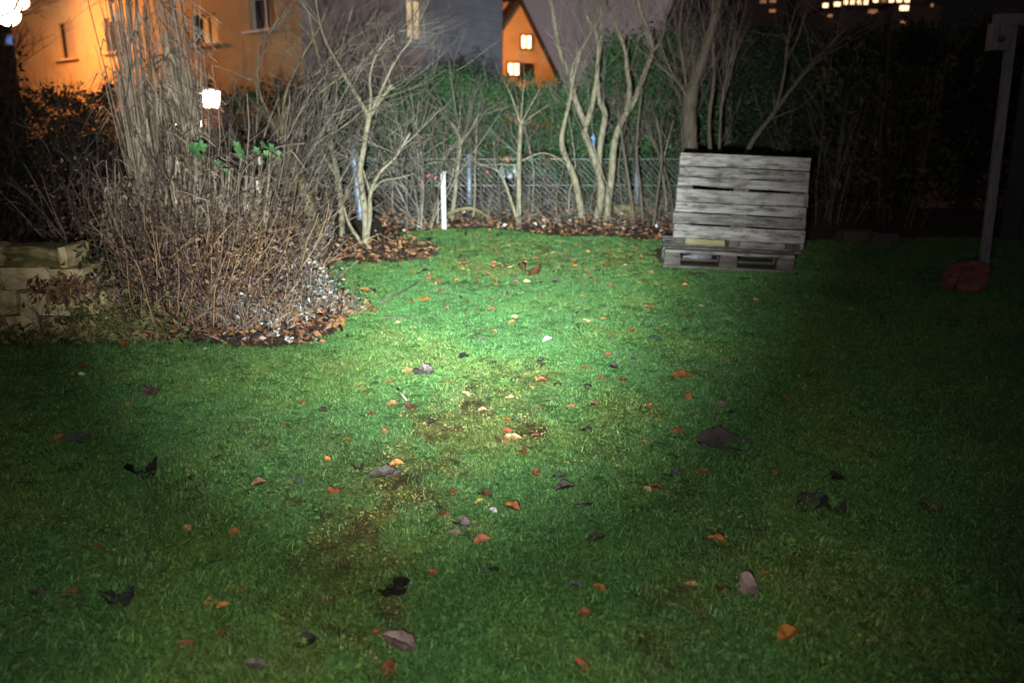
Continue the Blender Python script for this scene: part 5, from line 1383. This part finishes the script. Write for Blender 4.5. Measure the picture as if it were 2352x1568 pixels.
named = [
 (135, 1026, 34, 'orange', 'curled', 'orange leaf standing on edge in the dark grass at far left', 44), (192, 1022, 72, 'blue', 'flat', 'dark slate leaf lying right of the upright orange leaf', 22),
 (297, 943, 24, 'tan', 'curled', 'small yellowish upright leaf on the dim left lawn', 26), (352, 914, 56, 'purple', 'crumpled', 'large mauve leaf on the dim left lawn below the bed', 34),
 (194, 872, 26, 'white', 'crumpled', 'whitish scrap of leaf below a red one at left', 22), (194, 852, 26, 'red', 'flat', 'red leaf touching the whitish scrap at left', 14),
 (330, 1098, 84, 'dark', 'crumpled', 'blackish crumpled leaf clump on the left lawn', 30), (275, 1394, 92, 'blue', 'crumpled', 'large slate-grey leaf at the lower left', 46),
 (488, 1400, 34, 'orange', 'curled', 'bright orange leaf at the lower left, left one of a touching pair', 24), (514, 1410, 32, 'orange', 'folded', 'orange leaf at the lower left, right one of a touching pair', 20),
 (427, 1504, 44, 'red', 'curled', 'dark red leaf near the bottom left', 30), (513, 1474, 28, 'red', 'folded', 'small red leaf above the dark red one near the bottom', 24),
 (220, 1272, 28, 'red', 'flat', 'dim red leaf alone on the lower left lawn', 20), (541, 1238, 26, 'red', 'curled', 'faint red leaf left of the worn strip', 22),
 (753, 1066, 18, 'orange', 'curled', 'small orange leaf beneath a pale grass stalk', 18), (878, 1104, 62, 'grey', 'curled', 'big grey leaf beside an orange-brown one left of centre', 36),
 (912, 1080, 32, 'orange', 'folded', 'glossy orange-brown leaf resting on the big grey leaf', 20), (905, 1102, 36, 'grey', 'flat', 'smaller grey leaf overlapping the big grey leaf', 26),
 (822, 1087, 34, 'dark', 'crumpled', 'black shrivelled leaf left of the big grey leaf', 16), (768, 1144, 36, 'red', 'crumpled', 'reddish brown leaf on the mossy strip', 30),
 (780, 758, 34, 'orange', 'lobed', 'large two-tone orange leaf at the bed edge', 34), (938, 864, 28, 'tan', 'lobed', 'salmon leaf left of the brown patch', 26), (970, 868, 52, 'grey', 'crumpled', 'long grey-brown crumpled leaf right of the salmon leaf', 18),
 (1022, 892, 26, 'orange', 'flat', 'light orange leaf at the top of the worn patch', 16), (894, 886, 20, 'orange', 'curled', 'small orange leaf below the salmon leaf', 12), (1068, 917, 26, 'tan', 'folded', 'pale orange leaf on the upper worn patch', 10),
 (903, 940, 30, 'tan', 'curled', 'pale tan leaf at the left side of the worn patch', 14), (885, 1002, 16, 'orange', 'curled', 'small upright orange leaf below the worn patch left side', 18), (797, 1020, 18, 'orange', 'flat', 'small orange leaf far left of the worn patch', 10),
 (651, 992, 16, 'red', 'curled', 'small red-orange leaf on the left mid lawn', 12), (945, 950, 40, 'brown', 'crumpled', 'brown crumpled leaf within the worn patch', 40), (1257, 791, 24, 'white', 'folded', 'bright white triangular scrap in the middle of the lawn', 20),
 (1178, 1020, 40, 'tan', 'rolled', 'long tan rolled leaf below the worn patch', 18), (1230, 1012, 22, 'red', 'curled', 'small brown-red leaf right of the long tan leaf', 14), (1150, 1024, 36, 'brown', 'crumpled', 'brown leaves half under the long tan leaf', 16),
 (1231, 1097, 18, 'red', 'curled', 'rust-red upright leaf right of centre', 22), (1283, 1107, 28, 'dark', 'curled', 'dark brown leaf right of the rust-red one', 18), (1297, 1136, 44, 'dark', 'folded', 'large near-black leaf right of centre', 20),
 (1176, 1183, 42, 'orange', 'folded', 'vivid orange leaf right of the pale grey leaf, lower centre', 20), (1132, 1187, 24, 'white', 'folded', 'pale grey-white leaf between two orange leaves', 16), (1101, 1165, 22, 'yellow', 'curled', 'yellow-orange leaf left of the pale grey leaf', 16),
 (1040, 1143, 22, 'red', 'flat', 'red-brown leaf left of lower centre', 24), (1112, 1150, 40, 'brown', 'crumpled', 'dull brown leaf pair above the yellow-orange leaf', 16), (1020, 1196, 32, 'brown', 'lobed', 'dark maroon star-shaped leaf left of lower centre', 24),
 (1058, 1216, 44, 'grey', 'crumpled', 'grey curled leaf right of the maroon star leaf', 28), (1044, 1240, 34, 'purple', 'curled', 'pinkish curled leaf below the maroon star leaf', 18), (905, 1368, 74, 'dark', 'lobed', 'large black leaf on the lower lawn left of centre', 36),
 (1368, 1252, 42, 'dark', 'curled', 'dark chocolate leaf right of the lower centre', 20), (1610, 1097, 40, 'orange', 'flat', 'orange leaf with dark tips right of the dark grey leaf', 16), (1541, 1105, 44, 'blue', 'crumpled', 'dark grey leaf left of the orange dark-tipped leaf', 20),
 (1486, 1138, 22, 'tan', 'curled', 'light orange leaf with a red neighbour', 20), (1506, 1134, 26, 'red', 'folded', 'red leaf tucked behind the light orange leaf', 10), (1662, 1035, 124, 'mud', 'flat', 'very large grey-brown leaf on the right lawn', 54),
 (1560, 1006, 34, 'orange', 'lobed', 'big ochre curled leaf left of the very large grey leaf', 34), (1478, 1032, 22, 'orange', 'curled', 'ochre leaf standing left of the big ochre leaf', 26), (1566, 873, 44, 'red', 'flat', 'long salmon-red leaf right of the lawn centre', 20),
 (1576, 922, 28, 'red', 'crumpled', 'red leaf below the long salmon-red leaf', 22), (1588, 964, 24, 'red', 'flat', 'dull red leaf above the very large grey leaf', 14), (1655, 940, 30, 'purple', 'flat', 'faint rosy leaf on the right lawn', 18),
 (1430, 882, 22, 'red', 'flat', 'rust leaf on the right mid lawn', 10), (1491, 942, 18, 'red', 'curled', 'small red leaf right of the lawn centre', 16), (1312, 947, 24, 'red', 'curled', 'brown-red rounded leaf right of the worn patch', 18),
 (1344, 1001, 36, 'dark', 'crumpled', 'black leaf scrap right of the worn patch', 14), (1846, 908, 24, 'orange', 'curled', 'small orange leaf in the dim right lawn', 16), (1866, 876, 40, 'dark', 'flat', 'dark red leaf just above the dim orange one', 14),
 (1645, 1256, 42, 'orange', 'curled', 'vivid orange leaf on the lower right lawn', 26), (1714, 1372, 80, 'purple', 'crumpled', 'large pinkish shredded leaf at the lower right', 84), (1656, 1370, 34, 'brown', 'crumpled', 'brown leaf left of the pinkish shredded leaf', 32),
 (1806, 1478, 62, 'orange', 'folded', 'orange-brown leaf with black back near the bottom right', 40), (1860, 1178, 90, 'blue', 'curled', 'large bluish grey leaf on the right lawn', 44), (1916, 1186, 56, 'dark', 'crumpled', 'dark crumpled leaf joined to the bluish grey leaf', 34),
 (2135, 1186, 56, 'brown', 'crumpled', 'dark brown leaf far out on the dim right lawn', 36), (1342, 1426, 36, 'red', 'curled', 'brick-red leaf near the bottom centre', 26), (1336, 1548, 46, 'red', 'rolled', 'brick-red curled leaf at the bottom edge right of centre', 40),
 (893, 1552, 42, 'red', 'flat', 'brick-red leaf cut by the bottom edge left of centre', 46), (916, 1502, 88, 'purple', 'rolled', 'long pinkish shrivelled leaf above the bottom-edge red leaf', 40), (590, 1550, 56, 'grey', 'rolled', 'grey-pink curled leaf at the bottom left edge', 26),
 (1735, 697, 14, 'orange', 'curled', 'tiny orange leaf on the dark lawn below the pallets', 12), (1890, 770, 26, 'red', 'flat', 'dim red leaf on the dark right lawn', 14), (1955, 718, 12, 'orange', 'flat', 'faint tiny orange leaf farthest out in the dark right', 10),
 (1495, 634, 17, 'tan', 'lobed', 'round pale tan leaf just left of the pallet seat foot', 16), (1468, 643, 20, 'tan', 'flat', 'flat tan leaf left of the round pale one', 9), (1215, 634, 60, 'brown', 'crumpled', 'wide brown leaf mat on the far bright lawn', 16),
 (1497, 790, 46, 'blue', 'flat', 'slate-grey leaf right of the white scrap', 18), (1105, 787, 24, 'grey', 'crumpled', 'greyish leaf left of the white scrap', 14), (1065, 831, 28, 'dark', 'folded', 'dark brown leaf on the bright lawn above the worn patch', 9), (978, 750, 22, 'blue', 'flat', 'pale slate leaf below the bark piece', 12),
 (1665, 840, 20, 'red', 'curled', 'small red leaf right of the bright lawn', 14), (1346, 855, 28, 'brown', 'flat', 'brown leaf right below the white scrap', 10), (1408, 853, 26, 'dark', 'crumpled', 'dark shrivelled leaf right of the lawn centre', 14), (838, 675, 24, 'orange', 'curled', 'orange leaf with a white tip near the bed tip', 12),
 (975, 694, 30, 'orange', 'lobed', 'orange and black leaf pair on the far lawn', 14), (738, 797, 24, 'orange', 'curled', 'peach leaf on the lawn below the withered white leaves', 18), (398, 773, 34, 'orange', 'crumpled', 'orange-red leaf heap at the front of the bed', 22), (286, 803, 32, 'orange', 'curled', 'orange leaf at the lawn edge near the stones', 20),
 (543, 768, 30, 'tan', 'curled', 'salmon leaf at the front edge of the bed', 20), (512, 778, 26, 'white', 'flat', 'pale bluish leaf beside the salmon leaf', 16), (633, 776, 24, 'white', 'curled', 'white withered leaf at the bed front, biggest of the white ones', 18), (664, 786, 22, 'white', 'lobed', 'white withered leaf right of the biggest white one', 18), (690, 788, 18, 'white', 'curled', 'white withered leaf at the right end of the white ones', 16),
 (650, 768, 18, 'orange', 'curled', 'orange leaf among the white withered leaves', 14), (472, 812, 14, 'white', 'curled', 'small pale leaf lying alone below the bed front', 14), (1680, 1170, 34, 'red', 'flat', 'dull maroon leaf on the right lower lawn', 20), (1910, 1110, 50, 'dark', 'crumpled', 'black leaf scrap on the dim right lawn', 14),
 (690, 1116, 28, 'blue', 'crumpled', 'dusky grey leaf left of the mossy strip', 20), (1322, 1360, 34, 'blue', 'folded', 'blue-black folded leaf near the bottom centre', 18), (1085, 1542, 20, 'dark', 'crumpled', 'small black scrap near the bottom edge', 12), (1135, 1322, 26, 'dark', 'flat', 'dark wet leaf below the lower centre', 12),
 (90, 1376, 40, 'grey', 'crumpled', 'dim pale leaf at the far lower left', 30), (165, 1382, 44, 'brown', 'curled', 'dim brown leaf right of the pale one at far lower left', 24), (995, 1330, 26, 'red', 'curled', 'rusty leaf above the large black leaf', 18), (2320, 1440, 60, 'dark', 'flat', 'dark leaf lost in the lower right shadows', 26), (1905, 1395, 40, 'dark', 'flat', 'dark leaf on the lower right lawn', 20)]
for px, py, w, col, kind, lab, h in named: leaf(px, py, w, col, kind, lab, GL, hpx=h)
# the many small ones on the far lawn and round the edges, told apart only by colour and area
areas = [((930, 1480), (560, 660), 84, 'on the far lawn in front of the leafy strip'), ((820, 1640), (660, 800), 62, 'on the brightest middle lawn'), ((640, 1900), (820, 1010), 34, 'on the lawn around the worn patch'), ((120, 2100), (1020, 1500), 16, 'on the near lawn')]
MARKS = [(1257, 791, 'the white triangular scrap'), (1215, 634, 'the wide brown leaf mat'), (1495, 634, 'the round tan leaf'), (1105, 787, 'the greyish lawn leaf'), (1065, 831, 'the dark folded leaf'), (905, 741, 'the bark piece'), (920, 682, 'the long twig'),
         (1497, 790, 'the slate leaf'), (938, 864, 'the salmon leaf'), (1566, 873, 'the salmon-red leaf'), (1662, 1035, 'the very large grey leaf'), (1018, 530, 'the white stake'), (1192, 522, 'the pollard sapling'), (840, 574, 'the forked young tree'),
         (1370, 514, 'the tree clump'), (1530, 615, 'the pallet seat'), (880, 1104, 'the big grey leaf'), (1297, 1136, 'the near-black leaf'), (1176, 1183, 'the vivid orange leaf'), (352, 914, 'the mauve leaf'), (975, 694, 'the orange-black leaf pair'),
         (738, 797, 'the peach leaf'), (1346, 855, 'the flat brown leaf'), (1178, 1020, 'the long tan leaf'), (905, 1368, 'the large black leaf'), (1714, 1372, 'the pinkish shredded leaf'), (1846, 908, 'the dim orange leaf'), (720, 650, 'the tan board'), (330, 1098, 'the blackish leaf clump'),
         (1665, 840, 'the small red leaf'), (962, 570, 'the bright green tuft'), (1860, 1178, 'the bluish grey leaf'), (1368, 1252, 'the chocolate leaf'), (275, 1394, 'the slate-grey leaf')]
words = {'orange': 'small orange leaf', 'red': 'small rust-red leaf', 'brown': 'small brown leaf', 'dark': 'small blackish leaf', 'tan': 'small tan leaf'}
USED = set()
def where_label(px, py, col):
    for d, mx, my, nm in sorted(((px - a) ** 2 + ((py - b) * 2) ** 2, a, b, nm) for a, b, nm in MARKS):
        dx, dy = px - mx, (py - my) * 2; dist = math.hypot(dx, dy)
        h = 'right' if dx > 0 else 'left'; v = 'nearer than' if dy > 0 else 'beyond'
        if abs(dx) > 2.2 * abs(dy): pos = f'{h} of {nm}'
        elif abs(dy) > 2.2 * abs(dx): pos = f'{v} {nm}'
        else: pos = f'{v} and {h} of {nm}'
        far = 'close ' if dist < 45 else '' if dist < 110 else 'well '
        lab = f'{words[col]} {far}{pos}'
        if lab not in USED: USED.add(lab); return lab
    return words[col]
for (xa, xb), (ya, yb), n, where in areas:
    k = 0
    while k < n:
        px, py = rl.uniform(xa, xb), rl.uniform(ya, yb); p, mp = G(px, py)
        if not in_lawn(p.x, p.y): continue
        if any(abs(px - q[0]) < (q[2] + 14) * .6 and abs(py - q[1]) < 16 for q in named): continue
        col = rl.choices(('orange', 'red', 'brown', 'dark', 'tan'), (3, 3, 4, 3.5, 1.5))[0]
        leaf(px, py, rl.uniform(.032, .066) / mp, col, rl.choice(('flat', 'curled', 'folded', 'crumpled', 'curled')), where_label(px, py, col), f'small leaves {where}')
        k += 1
# uncountable litter: leafy strip under the hedge, bed tip, bed front
def litter(name, label, n, box, m_, size, seed, cond=None, lift=.02, sp=.035):
    r = random.Random(seed); cen, k = [], 0
    while k < n:
        px, py = r.uniform(box[0], box[1]), r.uniform(box[2], box[3])
        if cond and not cond(px, py, r): continue
        p, mp = G(px, py); cen.append(p + Vector((0, 0, lift + abs(r.gauss(0, sp))))); k += 1
    m = MB(); leafcloud(m, cen, size, r, .6, [(r.gauss(0, 1), r.gauss(0, 1), r.gauss(0, .35)) for _ in cen]); o = m.build(name, m_, None, kind='stuff'); o['label'] = label; return o
out_lawn = lambda px, py, r: not in_lawn(*G(px, py)[0][:2]) or r.random() < .10
litter('leaf_litter', 'brown leaf litter covering the strip under the hedge', 2700, (880, 1640, 488, 556), M_litter, .055, 5, out_lawn)
litter('leaf_litter', 'rusty leaf litter round the foot of the forked young tree', 1200, (690, 1010, 560, 618), M_litter, .055, 6, lambda a, c, r: out_lawn(a, c, r))
litter('leaf_litter', 'mixed dead leaves along the front edge of the planting bed', 1300, (270, 800, 640, 800), M_litter, .06, 7, lambda a, c, r: out_lawn(a, c, r) and (c > 730 or a > 560))
litter('pale_litter', 'pale withered scraps at the tip of the planting bed', 130, (560, 800, 690, 800), M_palew, .042, 8, out_lawn)
litter('pale_litter', 'pale scraps and dead stems on the strip under the hedge', 260, (900, 1560, 490, 535), M_palew, .06, 9, out_lawn)
# dead stems and ground twigs on the leafy strip
m = MB(); r = random.Random(90)
for k in range(520):
    px, py = r.uniform(880, 1580), r.uniform(478, 525); b, mp = G(px, py)
    pts, rr_ = wander((b.x, b.y, b.z), (r.gauss(0, 1), r.gauss(0, .6), r.uniform(.1, 1.6)), r.uniform(.25, 1.0), r.uniform(.002, .0055), .001, 5, .14, .0, r); m.tube(pts, rr_, 3, cap=False)
o = m.build('ground_twigs', M_twig, None, kind='stuff'); o['label'] = 'bare twigs and dead stems on the strip before the fence'
# tidy bookkeeping
for o in S.objects:
    if '_o' in o: del o['_o']
